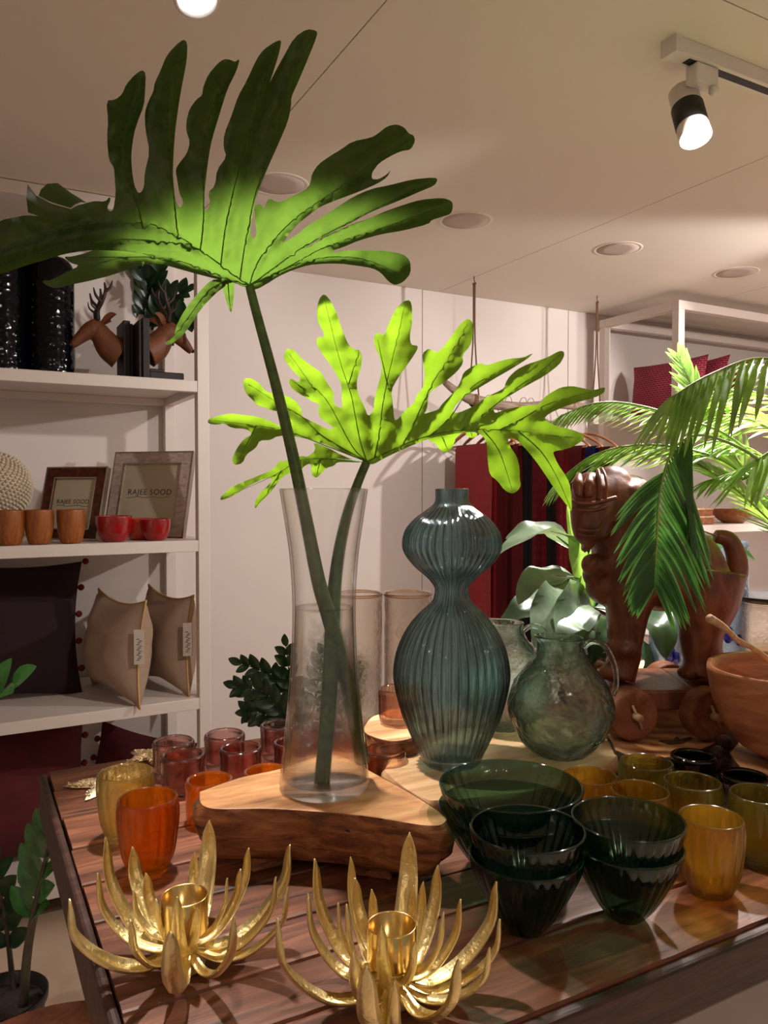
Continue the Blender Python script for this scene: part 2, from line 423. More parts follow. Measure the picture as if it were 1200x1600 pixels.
M['lampw'] = plain('white_lamp_metal', '#d8d0ca', .4)
M['lens'] = emis('lit_lens', (1, .95, .9), 14)
M['spk'] = plain('grille_cloth', '#b9aba2', .9, vary=.02, bs=.3, bscale=900)
def crimson(name, base, line, sc):
    m, nt, b = newmat(name)
    br = nt.nodes.new('ShaderNodeTexBrick'); br.inputs['Scale'].default_value = sc
    br.inputs['Color1'].default_value = rgb(base); br.inputs['Color2'].default_value = tuple(x * .7 for x in rgb(base)[:3]) + (1,)
    br.inputs['Mortar'].default_value = rgb(line); br.inputs['Mortar Size'].default_value = .03
    t = nt.nodes.new('ShaderNodeTexCoord'); sx = nt.nodes.new('ShaderNodeSeparateXYZ'); mp = nt.nodes.new('ShaderNodeCombineXYZ')
    nt.links.new(t.outputs['Object'], sx.inputs[0]); nt.links.new(sx.outputs[1], mp.inputs[0]); nt.links.new(sx.outputs[2], mp.inputs[1]); nt.links.new(mp.outputs[0], br.inputs['Vector'])
    nt.links.new(br.outputs['Color'], b.inputs['Base Color']); b.inputs['Roughness'].default_value = .85
    bump(nt, br.outputs['Fac'], b, .5, .004); return m
M['crimson'] = crimson('crimson_quilted', '#7c0c26', '#b8516a', 22)
def brocade(name, a, c2):
    m, nt, b = newmat(name)
    v = nt.nodes.new('ShaderNodeTexVoronoi'); v.distance = 'MANHATTAN'; v.inputs['Scale'].default_value = 26; v.inputs['Randomness'].default_value = 0
    nt.links.new(texco(nt, (1.5, 1.5, .8)), v.inputs['Vector'])
    nt.links.new(ramp(nt, v.outputs['Distance'], [(.25, a), (.45, c2), (.6, a)]), b.inputs['Base Color'])
    b.inputs['Roughness'].default_value = .75; return m
M['brocade'] = brocade('red_brocade', '#8e1c22', '#6c1119')
M['brocade2'] = brocade('crimson_brocade', '#7b1520', '#a32a33')
M['redcloth'] = plain('deep_red_cloth', '#5f0d12', .8, vary=.15, vs=30)
M['blackcloth'] = plain('black_cloth', '#0f0b0d', .9)
M['bluecloth'] = plain('royal_blue_cloth', '#10186e', .8)

# ------------------------------------------------------------------ setting
YB, XL, XR, YF, HC = 3.30, -2.4, 5.6, -2.6, 2.40
def struct(name, vf, mat, parent=None, smooth=False):
    o = mk(name, vf, mat, parent, smooth=smooth)
    if not parent: o['kind'] = 'structure'
    return o
fl = struct('floor', box2((XL, YF, -.08), (XR, YB, -.008)), M['grout'])
tw = .60; tm = None
for i in range(14):
    for j in range(10):
        x = XL - .12 + i * tw; y = YF + .02 + j * tw
        if x > XR - .3 or y > YB - .3: continue
        o = mk('floor_tile', box((0, 0, -.004), (tw - .004, tw - .004, .008), .0012), M['tile'], smooth=False, world=False, data=tm)
        tm = o.data; o.parent = fl; o.location = (x + tw / 2, y + tw / 2, 0)
ce = struct('ceiling', box2((XL, YF, HC + .006), (XR, YB, HC + .08)), M['grout'])
xs = [XL, -.57, .765, 2.10, 3.44, 4.78, XR]; ys = [YF, -1.5, 1.075, YB]
for i in range(len(xs) - 1):
    for j in range(len(ys) - 1):
        mk('ceiling_panel', box2((xs[i] + .0015, ys[j] + .0015, HC), (xs[i + 1] - .0015, ys[j + 1] - .0015, HC + .006)), M['ceil'], ce, smooth=False)
wb = struct('wall_back', box2((XL, YB + .004, 0), (XR, YB + .08, HC + .01)), M['grout'])
xw = [XL, -.9, 2.006, 2.94, 3.87, 4.8, XR]
for i in range(len(xw) - 1):
    mk('wall_panel', box2((xw[i] + .002, YB, 0), (xw[i + 1] - .002, YB + .004, HC)), M['wall'], wb, smooth=False)
struct('wall_left', box2((XL - .08, YF, 0), (XL, YB, HC)), M['wall'])
struct('wall_right', box2((XR, YF, 0), (XR + .08, YB, HC)), M['wall'])

# ------------------------------------------------------------------ ceiling fittings
def disc_light(px, py, lab):
    p = onz(px, py, HC); o = thing('ceiling_speaker', (p.x, p.y, HC), lab, 'speaker', 'round ceiling speakers')
    ring = lathe([(.083, 0), (.086, -.0015), (.092, -.002), (.098, -.0012), (.099, 0)], 40)
    mk('trim_ring', move(ring, p), M['ceil'], o)
    mk('grille', move(lathe([(0, -.0018), (.05, -.0018), (.085, -.0012), (.085, 0)], 40), p), M['spk'], o)
disc_light(435, 288, 'flat round ceiling speaker just above the tall lobed leaf')
disc_light(727, 345, 'flat round ceiling speaker right of the big leaf tips')
disc_light(965, 389, 'flat round ceiling speaker below the thin ceiling seam')
disc_light(1150, 426, 'flat round ceiling speaker above the right shelf frame')

def track(x0, x1, lab):
    o = thing('lighting_track', (x0, 1.22, HC), lab, 'light track')
    mk('rail', box2((x0, 1.20, HC - .034), (x1, 1.24, HC), .002), M['lampw'], o, smooth=False)
    mk('slot', box2((x0 + .035, 1.210, HC - .0352), (x1 - .01, 1.230, HC - .033)), M['black'], o, smooth=False)
    mk('end_cap', box2((x0 - .02, 1.198, HC - .037), (x0, 1.242, HC)), M['lampw'], o, smooth=False)
track(1.385, 4.6, 'white ceiling light track with a black slot, upper right')
track(-1.2, .62, 'white ceiling light track above the tall lobed leaf')
def track_lamp(lens, aim, lab, rail=True):
    lens = Vector(lens); aim = Vector(aim); d = (aim - lens).normalized()
    o = thing('track_spotlight', (lens.x, lens.y, HC - .035), lab, 'spotlight', 'track spotlights')
    q = Vector((0, 0, 1)).rotation_difference(-d).to_matrix().to_4x4()
    T = Matrix.Translation(lens) @ q
    back = T @ Vector((0, 0, .135))
    mk('lamp_head', xf(lathe([(0, .14), (.028, .14), (.033, .135), (.033, .095), (.034, .094), (.034, .03), (.035, .028), (.036, 0), (.031, -.002), (.030, .008), (0, .008)], 36), T), M['lampw'], o)
    mk('cooling_band', xf(lathe([(.0342, .09), (.0352, .088), (.0352, .034), (.0342, .032)], 36, lambda a, i, r, z: r * (1 + .012 * math.cos(36 * a))), T), M['black'], o)
    mk('lens', xf(lathe([(0, .004), (.030, .0035)], 32), T), M['lens'], o)
    mk('adapter', box((lens.x + .02, lens.y, HC - .056), (.07, .034, .042), .004), M['lampw'], o, smooth=False)
    mk('arm', tube([(lens.x + .0, lens.y, HC - .07), (lens.x + .012, lens.y, (HC - .07 + back.z) / 2), back], .009, 10, 4), M['lampw'], o)
    mk('knob', ball((lens.x + .045, lens.y - .012, HC - .085), .012, 12, 8), M['lampw'], o)
def lensoff(a, b):      # the light sits just under its lens
    a = Vector(a); return a - (Vector(b) - a).normalized() * .012
track_lamp(lensoff(*LAMPS[0][1:3]), LAMPS[0][2], 'lit white spotlight at the top edge, above the tall leaf')
track_lamp(lensoff(*LAMPS[1][1:3]), (1.30, .75, 1.0), 'lit white spotlight with black ribbed band, upper right')

# ------------------------------------------------------------------ shelf units
def shelf_unit(x0, x1, y0, y1, lab, top=HC - .002, zs=(1.805, 1.24, .675, .11), pw=.042, mids=()):
    o = thing('shelf_unit', ((x0 + x1) / 2, (y0 + y1) / 2, 0), lab, 'shelves')
    for x in (x0, x1 - pw):
        for y in (y0, y1 - pw):
            mk('post', box2((x, y, 0), (x + pw, y + pw, top - pw), .002), M['white'], o, smooth=False)
    for x in mids:
        mk('post', box2((x, y0, 0), (x + pw, y0 + pw, top - pw), .002), M['white'], o, smooth=False)
    for y in (y0, y1 - pw):
        mk('top_rail', box2((x0, y, top - pw), (x1, y + pw, top), .002), M['white'], o, smooth=False)
    for x in (x0, x1 - pw):
        mk('side_rail', box2((x, y0 + pw, top - pw), (x + pw, y1 - pw, top), .002), M['white'], o, smooth=False)
    for z in zs:
        mk('shelf_board', box2((x0 + .004, y0 + .004, z - .012), (x1 - .004, y1 - .004, z)), M['white'], o, smooth=False)
        mk('shelf_rail', box2((x0 + pw, y0 + .001, z - .040), (x1 - pw, y0 + .034, z - .0005), .002), M['white'], o, smooth=False)
        mk('shelf_rail', box2((x0 + pw, y1 - .034, z - .040), (x1 - pw, y1 - .001, z - .012), .002), M['white'], o, smooth=False)
        mk('side_rail', box2((x1 - .036, y0 + pw, z - .040), (x1 - .002, y1 - pw, z - .012), .002), M['white'], o, smooth=False)
    return o
shelf_unit(-.95, .785, 2.75, 3.29, 'white open shelf unit at left with cushions, frames and vases')
shelf_unit(3.09, 4.9, 2.68, 3.22, 'white open shelf unit at right behind the palm', top=2.345)

# ------------------------------------------------------------------ display table
XT0, XT1, YT0, YT1 = .120, 2.35, .53, 1.375
tb = thing('display_table', ((XT0 + XT1) / 2, (YT0 + YT1) / 2, 0), 'rustic brown plank-topped display table holding glassware and gold flowers', 'table')
yj = [YT0, .625, .70, .775, .865, .955, 1.06, 1.17, 1.28, YT1]
for i in range(len(yj) - 1):
    a, b = yj[i] + .0010, yj[i + 1] - .0010
    n = 90; rows = []; dz = rnd.uniform(-.0012, 0)
    V, F = [], []
    for k in range(n + 1):
        x = XT0 + (XT1 - XT0) * (k / n) ** 1.5
        e = .006 * noise.noise(Vector((x * 9, i * 3.1, 0))) if k == 0 else 0
        xx = x + (rnd.uniform(-.0015, .0015) if k == 0 else 0)
        w1 = .0012 * noise.noise(Vector((x * 40, i * 7, 1))); w2 = .0012 * noise.noise(Vector((x * 40, i * 7, 5)))
        z = TAB + dz + .0006 * noise.noise(Vector((x * 25, i, 0)))
        r = .004
        z0 = TAB - .052
        V += [Vector(q) for q in ((xx, a + w1, z0), (xx, a + w1, z - r), (xx, a + w1 + r * .4, z - r * .2), (xx, a + w1 + r * 1.2, z),
              (xx, (a + b) / 2, z + .0003), (xx, b + w2 - r * 1.2, z), (xx, b + w2 - r * .4, z - r * .2), (xx, b + w2, z - r), (xx, b + w2, z0))]
    q = 9
    for k in range(n):
        for j in range(q):
            F.append((k * q + j, (k + 1) * q + j, (k + 1) * q + (j + 1) % q, k * q + (j + 1) % q))
    F.append(tuple(range(q))); F.append(tuple(n * q + j for j in range(q - 1, -1, -1)))
    mk('plank', (V, F), M['table'], tb, smooth=False)
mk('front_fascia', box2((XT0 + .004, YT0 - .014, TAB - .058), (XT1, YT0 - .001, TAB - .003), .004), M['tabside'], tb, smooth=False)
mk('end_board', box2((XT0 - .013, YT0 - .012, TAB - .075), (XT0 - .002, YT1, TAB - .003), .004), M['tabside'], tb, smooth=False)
mk('joint_shade_sheet', box2((XT0, YT0, TAB - .050), (XT1, YT1, TAB - .010)), M['dark'], tb, smooth=False)  # dark sheet added to deepen the shade in the plank joints
pl = mk('plinth', box2((.62, .60, .0), (2.3, 1.32, TAB - .053), .003), M['cab'], tb, smooth=False)
for x in (.9, 1.25, 1.6): mk('panel_strip', box2((x, .592, .02), (x + .018, .5995, TAB - .06)), M['white'], tb, smooth=False)
for x in (.2, .5):
    for y in (.62, 1.28): mk('leg', box((x, y, (TAB - .053) / 2), (.07, .07, TAB - .053), .004), M['tabside'], tb, smooth=False)

def slab(name, pxs, ztop, th, mats, lab, cat, taper=.9, world=None, amp=.006, foot=False, div=10):
    pts = world or [onz(x, y, ztop) for x, y in pxs]
    c = sum(pts, Vector()) / len(pts)
    loop = catm(pts + [pts[0]], div)[:-1]; n = len(loop)
    o = thing(name, (c.x, c.y, ztop - th), lab, cat)
    top = []; V, F = [], []
    levels = [(0, 1.0, 0), (.10, 1.012, 1), (.30, 1.03, 1), (.55, 1.02, 1), (.8, .5 + .5 * taper, 1), (1, taper, .4)]
    for t, s, nz in levels:
        for k, p in enumerate(loop):
            q = c + (p - c) * s
            d = (p - c).normalized() * amp * nz * (noise.noise(Vector((p.x * 22, p.y * 22, t * 2.2))) + .6 * noise.noise(Vector((p.x * 60, p.y * 60, t * 5))))
            V.append(Vector((q.x + d.x, q.y + d.y, ztop - th * t)))
    for i in range(len(levels) - 1):
        for k in range(n): F.append((i * n + k, (i + 1) * n + k, (i + 1) * n + (k + 1) % n, i * n + (k + 1) % n))
    F.append(tuple((len(levels) - 1) * n + k for k in range(n - 1, -1, -1)))
    mk('side', (V, F), mats[1], o)
    # top face with rings toward the middle
    V, F = [], []
    rr = [1.0, .985, .9, .6, .3]
    for i, s in enumerate(rr):
        for p in loop:
            q = c + (p - c) * s
            V.append(Vector((q.x, q.y, ztop - (.0 if i else .0012) + (.0004 * noise.noise(q * 30) - .0004 if i > 1 else 0))))
    for i in range(len(rr) - 1):
        for k in range(n): F.append((i * n + k, i * n + (k + 1) % n, (i + 1) * n + (k + 1) % n, (i + 1) * n + k))
    F.append(tuple((len(rr) - 1) * n + k for k in range(n)))
    mk('top', (V, F), mats[0], o)
    return o, c
ZS1 = 1.04
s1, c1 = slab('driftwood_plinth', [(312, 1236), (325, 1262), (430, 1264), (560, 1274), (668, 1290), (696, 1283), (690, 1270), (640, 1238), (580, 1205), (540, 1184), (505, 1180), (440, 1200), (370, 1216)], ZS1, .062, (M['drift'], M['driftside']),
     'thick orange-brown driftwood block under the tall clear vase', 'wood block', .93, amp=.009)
for i, (x, y) in enumerate(((350, 1252), (520, 1200), (640, 1268))):
    q = onz(x, y, ZS1); q = c1 + (q - c1) * .62
    mk('foot', box((q.x, q.y, TAB + .0095), (.05, .045, .019), .003, .4 * i), M['driftside'], s1, smooth=False)
ZS2 = 1.0
slab('pale_wood_slab', [(600, 1203), (615, 1185), (655, 1168), (740, 1135), (850, 1112), (945, 1118), (975, 1150), (955, 1190), (900, 1222), (800, 1240), (695, 1250), (662, 1247), (625, 1226)], ZS2, .04 - .0004, (M['pale'], M['pale']),
     'thin pale wood slab under the teal double-bulb vase', 'wood slab', .97, amp=.003)
slab('log_slice', [(962, 1172), (1000, 1184), (1062, 1180), (1118, 1160), (1150, 1130), (1170, 1085), (1100, 1062), (1000, 1062), (925, 1085), (925, 1120), (950, 1150)], 1.006, .0455, (M['slice'], M['bark']),
     'round log slice with a dark crack under the wooden horse', 'wood slice', .97, amp=.003)
lsl = bpy.data.objects['log_slice']
cr = [onz(x, y, 1.0068) for x, y in ((1027, 1157), (1045, 1163), (1066, 1162), (1084, 1154), (1078, 1151), (1062, 1155), (1058, 1150), (1052, 1156))]
mk('crack', (cr, [tuple(range(8))]), M['bark'], lsl, smooth=False)

# ------------------------------------------------------------------ glassware on the table
def put(name, key, vf, mat, loc, lab, cat, group=None, rz=0, sc=1):
    d = cache.get(key)
    o = mk(name, vf() if d is None else None, mat, world=False, data=d)
    if d is None: cache[key] = o.data
    elif False: pass
    o.location = loc; o.rotation_euler.z = rz
    if sc != 1: o.scale = (sc, sc, sc)
    return setp(o, lab, cat, group)
cache = {}
TUM = [(.0225, 0), (.0255, .004), (.0315, .022), (.0352, .048), (.0366, .066), (.0362, .080), (.0352, .086)]
def tumbler(kind): return lambda: vessel(TUM, .0032, .010, 4, 160, 16, .026, .020, .5)
for key, mat, x, y, lab in (
    ('amber', M['amber'], 1111, 1276, 'golden amber ribbed tumbler at front right, beside the dark bowls'),
    ('olive', M['olive'], 1188, 1240, 'olive ribbed tumbler cut by the right edge of the picture'),
    ('olive', M['olive'], 1082, 1220, 'olive tumbler directly behind the front golden amber tumbler'),
    ('olive', M['olive'], 1010, 1190, 'olive-gold ribbed tumbler at the back, nearest the log slice'),
    ('amber', M['amber'], 1000, 1234, 'amber tumbler half hidden behind the right dark green bowls'),
    ('amber', M['amber'], 922, 1211, 'amber tumbler between the green jug and the large dark bowls'),
    ('palegold', M['palegold'], 196, 1206, 'pale gold ribbed tumbler at left, behind the orange tumbler'),
    ('orange', M['orange'], 231, 1246, 'bright orange ribbed tumbler behind the left gold flower')):
    p = onz(x, y, TAB + .087)
    put('tumbler', 'tum_' + key, tumbler(key), mat, (p.x, p.y, TAB + .0006), lab, 'glass', 'ribbed coloured tumblers', rnd.uniform(0, .3))
VOT = [(.026, 0), (.031, .004), (.0325, .015), (.0325, .040), (.0335, .051), (.0325, .056)]
def votive(): return vessel(VOT, .0062, .014, 5, 48)
vot = [('plum', 271, 1159, 'plum glass votive, leftmost at the back of the row'),
       ('plum', 286, 1180, 'plum glass votive in front of the leftmost one'),
       ('plum', 351, 1148, 'plum glass votive at the back, third from the left'),
       ('plum', 376, 1169, 'plum glass votive left of the vase, front of its pair'),
       ('plum', 437, 1133, 'plum glass votive at the back against the clear vase'),
       ('plum', 459, 1160, 'plum glass votive half hidden by the clear vase edge'),
       ('plum', 500, 1146, 'plum glass votive seen through the water of the clear vase'),
       ('orangev', 327, 1219, 'orange glass votive behind the left corner of the driftwood block'),
       ('orangev', 416, 1206, 'orange glass votive just behind the driftwood block, near the vase'),
       ('orangev', 512, 1182, 'orange glass votive seen low through the clear vase'),
       ('peach', 601, 1173, 'peach clear glass votive left of the pale wood slab')]
M['orangev'] = glass('orange_votive_glass', (.97, .62, .20), 1.2, (.62, .20, .03), refr=.5, ior=1.25, gr=.02, body=.12, bodycol=(.9, .3, .02))
for k, x, y, lab in vot:
    p = onz(x, y, TAB + .056)
    put('votive_holder', 'vot_' + k, votive, M[k], (p.x, p.y, TAB + .0006), lab, 'candle holder', 'thick glass votive holders')
# dark low votives
for x, y, lab in ((1083, 1181, 'blackish green votive behind the amber tumblers, in front of the log slice'),
                  (1164, 1213, 'blackish green votive at right between two olive tumblers')
):
    p = onz(x, y, TAB + .056)
    put('votive_holder', 'vot_smoke', votive, M['smoke'], (p.x, p.y, TAB + .0006), lab, 'candle holder', 'black green votives')
# bark stand and the peach votive on it
bs, cb = slab('bark_block', [(566, 1140), (580, 1150), (615, 1158), (650, 1150), (660, 1130), (630, 1115), (585, 1118)], 1.028, .0675, (M['pale'], M['driftside']), 'small rough bark block behind the clear vase', 'wood block', .95, amp=.006)
p = onz(622, 1129, 1.0285)
put('votive_holder', 'vot_peach', votive, M['peach'], (p.x, p.y, 1.0292), 'peach clear glass votive standing on the bark block', 'candle holder', 'thick glass votive holders')

# bowls
def bowl_prof(r, h, rb): return [(rb * .85, 0), (rb, .003), (rb + (r - rb) * .28, h * .22), (rb + (r - rb) * .62, h * .52), (r * .93, h * .8), (r * .985, h * .94), (r, h)]
def bowl(r, h, rb): return lambda: vessel(bowl_prof(r, h, rb), .0032, .007, 4, 240, 30, .012, .010, .5)
def stack(cx, cy, z, r, h, rb, key, labs, grp, gap=.027, tilt=0):
    p = onz(cx, cy, z)
    for i, lab in enumerate(labs):
        put('glass_bowl', key, bowl(r, h, rb), M['darkgreen'], (p.x + .001 * i, p.y - .001 * i, TAB + .0006 + gap * i), lab, 'bowl', grp, .1 * i)
stack(796, 1226, 1.067, .0855, .080, .034, 'bowl_big', ('large dark green ribbed bowl at the bottom of the large stack', 'large dark green ribbed bowl on top of the large stack'), 'dark green ribbed bowls')
stack(822, 1294, 1.067, .0600, .080, .021, 'bowl_s', ('small dark green bowl under another, front middle', 'small dark green bowl on top of the front middle pair'), 'dark green ribbed bowls')
stack(979, 1279, 1.067, .0600, .080, .021, 'bowl_s', ('small dark green bowl under another, beside the amber tumbler', 'small dark green bowl on top, beside the amber tumbler'), 'dark green ribbed bowls')

# double-bulb ribbed vase
q = .000975
G = [(.040, 0), (.045, .006), (.050, .018), (.062, .045), (.075, .080), (.0845, .118), (.0862, .146), (.080, .178), (.066, .208), (.047, .232), (.030, .248), (.0252, .262),
     (.0262, .272), (.037, .286), (.056, .303), (.070, .322), (.0735, .338), (.069, .358), (.055, .376), (.037, .390), (.0262, .400), (.0252, .412), (.0256, .420)]
p = onz(705, 1193, ZS2)
mk('double_bulb_vase', vessel(G, .0035, .016, 4, 432, 36, .034, .030, .5), M['gourd'], world=False, loc=(p.x, p.y, ZS2 + .0006))
setp(bpy.data.objects['double_bulb_vase'], 'tall teal ribbed glass vase with two stacked bulbs', 'vase')

# clear vase with water
pv = onz(507, 1229, ZS1); pv.z = ZS1 + .0006
CV = [(.0545, 0), (.0572, .004), (.0565, .016), (.0515, .062), (.0435, .145), (.0402, .225), (.0435, .292), (.050, .34), (.0560, .380)]
cvz = thing('clear_vase', pv, 'tall flared clear glass vase half full of water', 'vase')
mk('glass_body', move(vessel(CV, .0028, .013, 6, 72), pv), M['clear'], cvz)
WV = [(r - .0031, z) for r, z in CV if z < .23]
wp = [(0, .0136), (WV[2][0], .0136)] + [(r, z) for r, z in smoothprof(WV[2:], 5) if z > .018] + [(WV[-1][0], .2305), (WV[-1][0] - .003, .2295), (0, .2292)]
mk('water', move(lathe(wp, 64), pv), M['water'], cvz)

# hammered jugs
JG = [(.030, 0), (.045, .006), (.066, .028), (.080, .060), (.0825, .085), (.072, .115), (.053, .142), (.039, .162), (.034, .176), (.0355, .186)]
def jug_mesh(): return vessel(JG, .0035, .008, 5, 96, rough=lambda a, i, r, z: .0012 * noise.noise(Vector((math.cos(a) * 5, math.sin(a) * 5, z * 60))))
def jug(px, py, z, sc, lab, flip=1):
    p = onz(px, py, z); p.z = z + .0006
    o = thing('glass_jug', p, lab, 'jug', 'green glass jugs')
    vf = jug_mesh(); V = []
    for v in vf[0]:     # pouring lip opposite the handle
        v = v * sc
        if v.z > .165 * sc:
            t = (v.z / sc - .165) / .021; d = -v.dot(RT) * flip / (.036 * sc)
            if d > .3: v = v - RT * (flip * .010 * t * (d - .3))
            v.z += .004 * t * max(0, d)
        V.append(v + p)
    mk('jug_body', (V, vf[1]), M['jug'], o)
    f = RT * flip
    c = [p + (f * a + Vector((0, 0, b))) * sc for a, b in ((.034, .170), (.050, .180), (.070, .172), (.084, .145), (.088, .115), (.082, .096))]
    mk('handle', tube(c, [.006, .007, .0065, .006, .006, .007], 12, 6, flat=.7), M['jug'], o)
    return o, p
jug(875, 1180, ZS2, 1.0, 'clear green hammered glass jug in front of the wooden horse')
o2, p2_ = jug(786, 1137, ZS2, 1.0, 'pale green glass jug half hidden behind the teal vase', 1)
mk('seal', ball(p2_ + Vector((0, 0, .10)) - FH * .078 + RT * .012, .009, 14, 8, (1, .6, 1)), M['jug'], o2)

# clear bubble cylinders
BC = [(.042, 0), (.0445, .004), (.0445, .05), (.0445, .15), (.0445, .22), (.0455, .262)]
def bcyl(): return vessel(BC, .003, .012, 5, 72, rough=lambda a, i, r, z: .0013 * noise.noise(Vector((math.cos(a) * 6, math.sin(a) * 6, z * 70))))
for x, lab in ((560, 'clear bubbled glass cylinder behind the tall clear vase'), (637, 'clear bubbled glass cylinder between the two tall vases')):
    p = onz(x, 1141, TAB); p.z = TAB + .0006
    o = thing('glass_cylinder', p, lab, 'vase', 'clear bubbled cylinders')
    b_ = mk('glass_body', move(bcyl(), p) if 'bcyl' not in cache else None, M['bubble'], o, data=cache.get('bcyl')); cache['bcyl'] = b_.data
    mk('seal', ball(p - FH * .046 - RT * .016 + Vector((0, 0, .195)), .0085, 14, 8, (1, .5, 1.2)), M['clear'], o)
    mk('rim', move(lathe([(.0425, .259), (.0450, .2575), (.0468, .260), (.0455, .2635), (.0430, .262), (.0425, .259)], 48), p), M['peach'], o)

# ------------------------------------------------------------------ gold lotus holders
def petal(base, tip, lowz, w, fold=.55, bulge=.62):
    base = Vector(base); tip = Vector(tip); h = Vector((tip.x - base.x, tip.y - base.y, 0))
    L = h.length; hd = h.normalized()
    dz = tip.z - lowz
    c = [base, base + h * .30 + Vector((0, 0, lowz - base.z)), base + h * .66 + Vector((0, 0, lowz - base.z + .16 * dz)), None, tip]
    # slight inward hook at the tip
    c[3] = base + h * .97 + Vector((0, 0, lowz - base.z + .56 * dz))
    cc = catm(c, 6); n = len(cc); s = Vector((-hd.y, hd.x, 0)); V, F = [], []
    for i, p in enumerate(cc):
        t = (cc[min(i + 1, n - 1)] - cc[max(i - 1, 0)]).normalized(); nn = s.cross(t).normalized()
        if nn.dot(Vector((0, 0, 1)) - hd) < 0: nn = -nn
        u = i / (n - 1); ww = w * .86 * (.30 + .72 * math.sin(math.pi * min(1, .12 + u * .80)) ** .9) * (1 if u < .86 else max(.12, (1 - ((u - .86) / .14) ** 1.8)))
        th = max(.0012, ww * .2)
        V += [p - s * ww + nn * ww * fold, p - s * ww * .5 + nn * ww * fold * .28, p, p + s * ww * .5 + nn * ww * fold * .28, p + s * ww + nn * ww * fold,
              p + s * ww * .55 + nn * (ww * fold * .28 - th), p - nn * th * 1.2, p - s * ww * .55 + nn * (ww * fold * .28 - th)]
    m = 8
    for i in range(n - 1):
        for k in range(m): F.append((i * m + k, i * m + (k + 1) % m, (i + 1) * m + (k + 1) % m, (i + 1) * m + k))
    F.append(tuple(range(m - 1, -1, -1))); F.append(tuple((n - 1) * m + k for k in range(m)))
    return V, F
def lotus(cx, Zc, tips, lab):
    y = 765 + .46 * 1220 / Zc
    c = onz(cx, y, TAB)
    o = thing('gold_flower_holder', c, lab, 'candle holder', 'gold flower candle holders')
    ztop = TAB + .072
    cup = lathe([(0, .036), (.014, .036), (.0205, .037), (.0222, .040), (.0222, .071), (.0215, .072), (.0208, .071), (.0204, .042), (0, .041)], 40)
    mk('cup', move(cup, c), M['goldcup'], o)
    mk('base', move(lathe([(0, .0002), (.016, .0002), (.019, .003), (.012, .012), (.010, .024), (.016, .036), (0, .036)], 24), c), M['gold'], o)
    for (x, y, Z, w) in tips:
        t = P(x, y, Z); h = Vector((t.x - c.x, t.y - c.y, 0)); L = h.length; hd = h.normalized()
        low = TAB + (.010 if L > .085 else .018 if L > .06 else .030)
        base = c + hd * .010 + Vector((0, 0, .018 if L > .06 else .030))
        if t.z < low + .03: t.z = low + .03
        mk('petal', petal(base, t, low, w), M['gold'], o)
lotus(289, .75, [(109, 1404, .70, .0125), (165, 1308, .79, .0095), (153, 1364, .745, .008), (207, 1323, .83, .010), (209, 1390, .745, .006), (228, 1364, .79, .009),
    (327, 1282, .86, .0125), (304, 1332, .805, .008), (244, 1404, .735, .0075), (276, 1400, .705, .0075), (308, 1418, .725, .0065), (388, 1325, .83, .008), (375, 1358, .79, .0075),
    (452, 1320, .80, .0115), (430, 1370, .76, .009), (354, 1372, .755, .0055), (448, 1386, .735, .008), (366, 1432, .685, .007), (204, 1436, .69, .007), (266, 1454, .645, .0115)],
    'gold flower candle holder at left, in front of the orange tumbler')
lotus(612, .70, [(434, 1434, .655, .010), (492, 1342, .735, .0095), (482, 1396, .70, .0085), (548, 1339, .775, .0075), (555, 1372, .745, .0085), (581, 1390, .735, .007),
    (640, 1301, .80, .0130), (646, 1384, .735, .0075), (661, 1378, .755, .007), (684, 1352, .775, .009), (529, 1410, .695, .0065), (542, 1412, .675, .0065), (596, 1446, .655, .0075),
    (648, 1470, .66, .006), (692, 1424, .685, .0075), (719, 1405, .715, .007), (775, 1378, .725, .0105), (780, 1436, .69, .008), (764, 1480, .66, .008), (716, 1498, .62, .009),
    (552, 1488, .63, .0085), (572, 1508, .585, .0125), (616, 1534, .60, .007)],
    'gold flower candle holder at front centre, beside the dark green bowls')

# beaded starfish
def starfish(px, py, r, rot, lab):
    p = onz(px, py, TAB); o = thing('beaded_starfish', p, lab, 'ornament', 'gold beaded starfish')
    V, F = [Vector((p.x, p.y, TAB + .014))], []; n = 40
    for lvl, (f, z) in enumerate(((.5, .010), (.85, .006), (1, .0015))):
        for k in range(n):
            a = rot + 2 * math.pi * k / n; w = abs(((k / n * 5) % 1) - .5) * 2
            rr = r * (.30 + .70 * w ** 1.5) * f
            V.append(Vector((p.x + rr * math.cos(a), p.y + rr * math.sin(a), TAB + z)))
    for k in range(n):
        k2 = (k + 1) % n; F.append((0, 1 + k, 1 + k2))
        for l in range(2): F.append((1 + l * n + k, 1 + (l + 1) * n + k, 1 + (l + 1) * n + k2, 1 + l * n + k2))
    mk('star_body', (V, F), M['sparkle'], o)
    bv, bf = [], []
    rr_ = random.Random(3)
    for i in range(340):
        a = rr_.uniform(0, 2 * math.pi); w = abs(((((a) / (2 * math.pi)) * 5) % 1) - .5) * 2
        R_ = r * (.30 + .70 * w ** 1.5); t = math.sqrt(rr_.random()); q_ = R_ * t
        z = TAB + .0045 + .0095 * (1 - t)
        b = ball((p.x + q_ * math.cos(a + rot), p.y + q_ * math.sin(a + rot), z), .0021, 6, 4)
        n0 = len(bv); bv += b[0]; bf += [tuple(j + n0 for j in f) for f in b[1]]
    s = mk('beads', (bv, bf), M['sparkle'], o); s['kind'] = 'stuff'
starfish(168, 1226, .068, .3, 'gold beaded starfish lying behind the pale gold tumbler')
starfish(236, 1184, .05, .9, 'gold beaded starfish at the back edge, left of the plum votives')

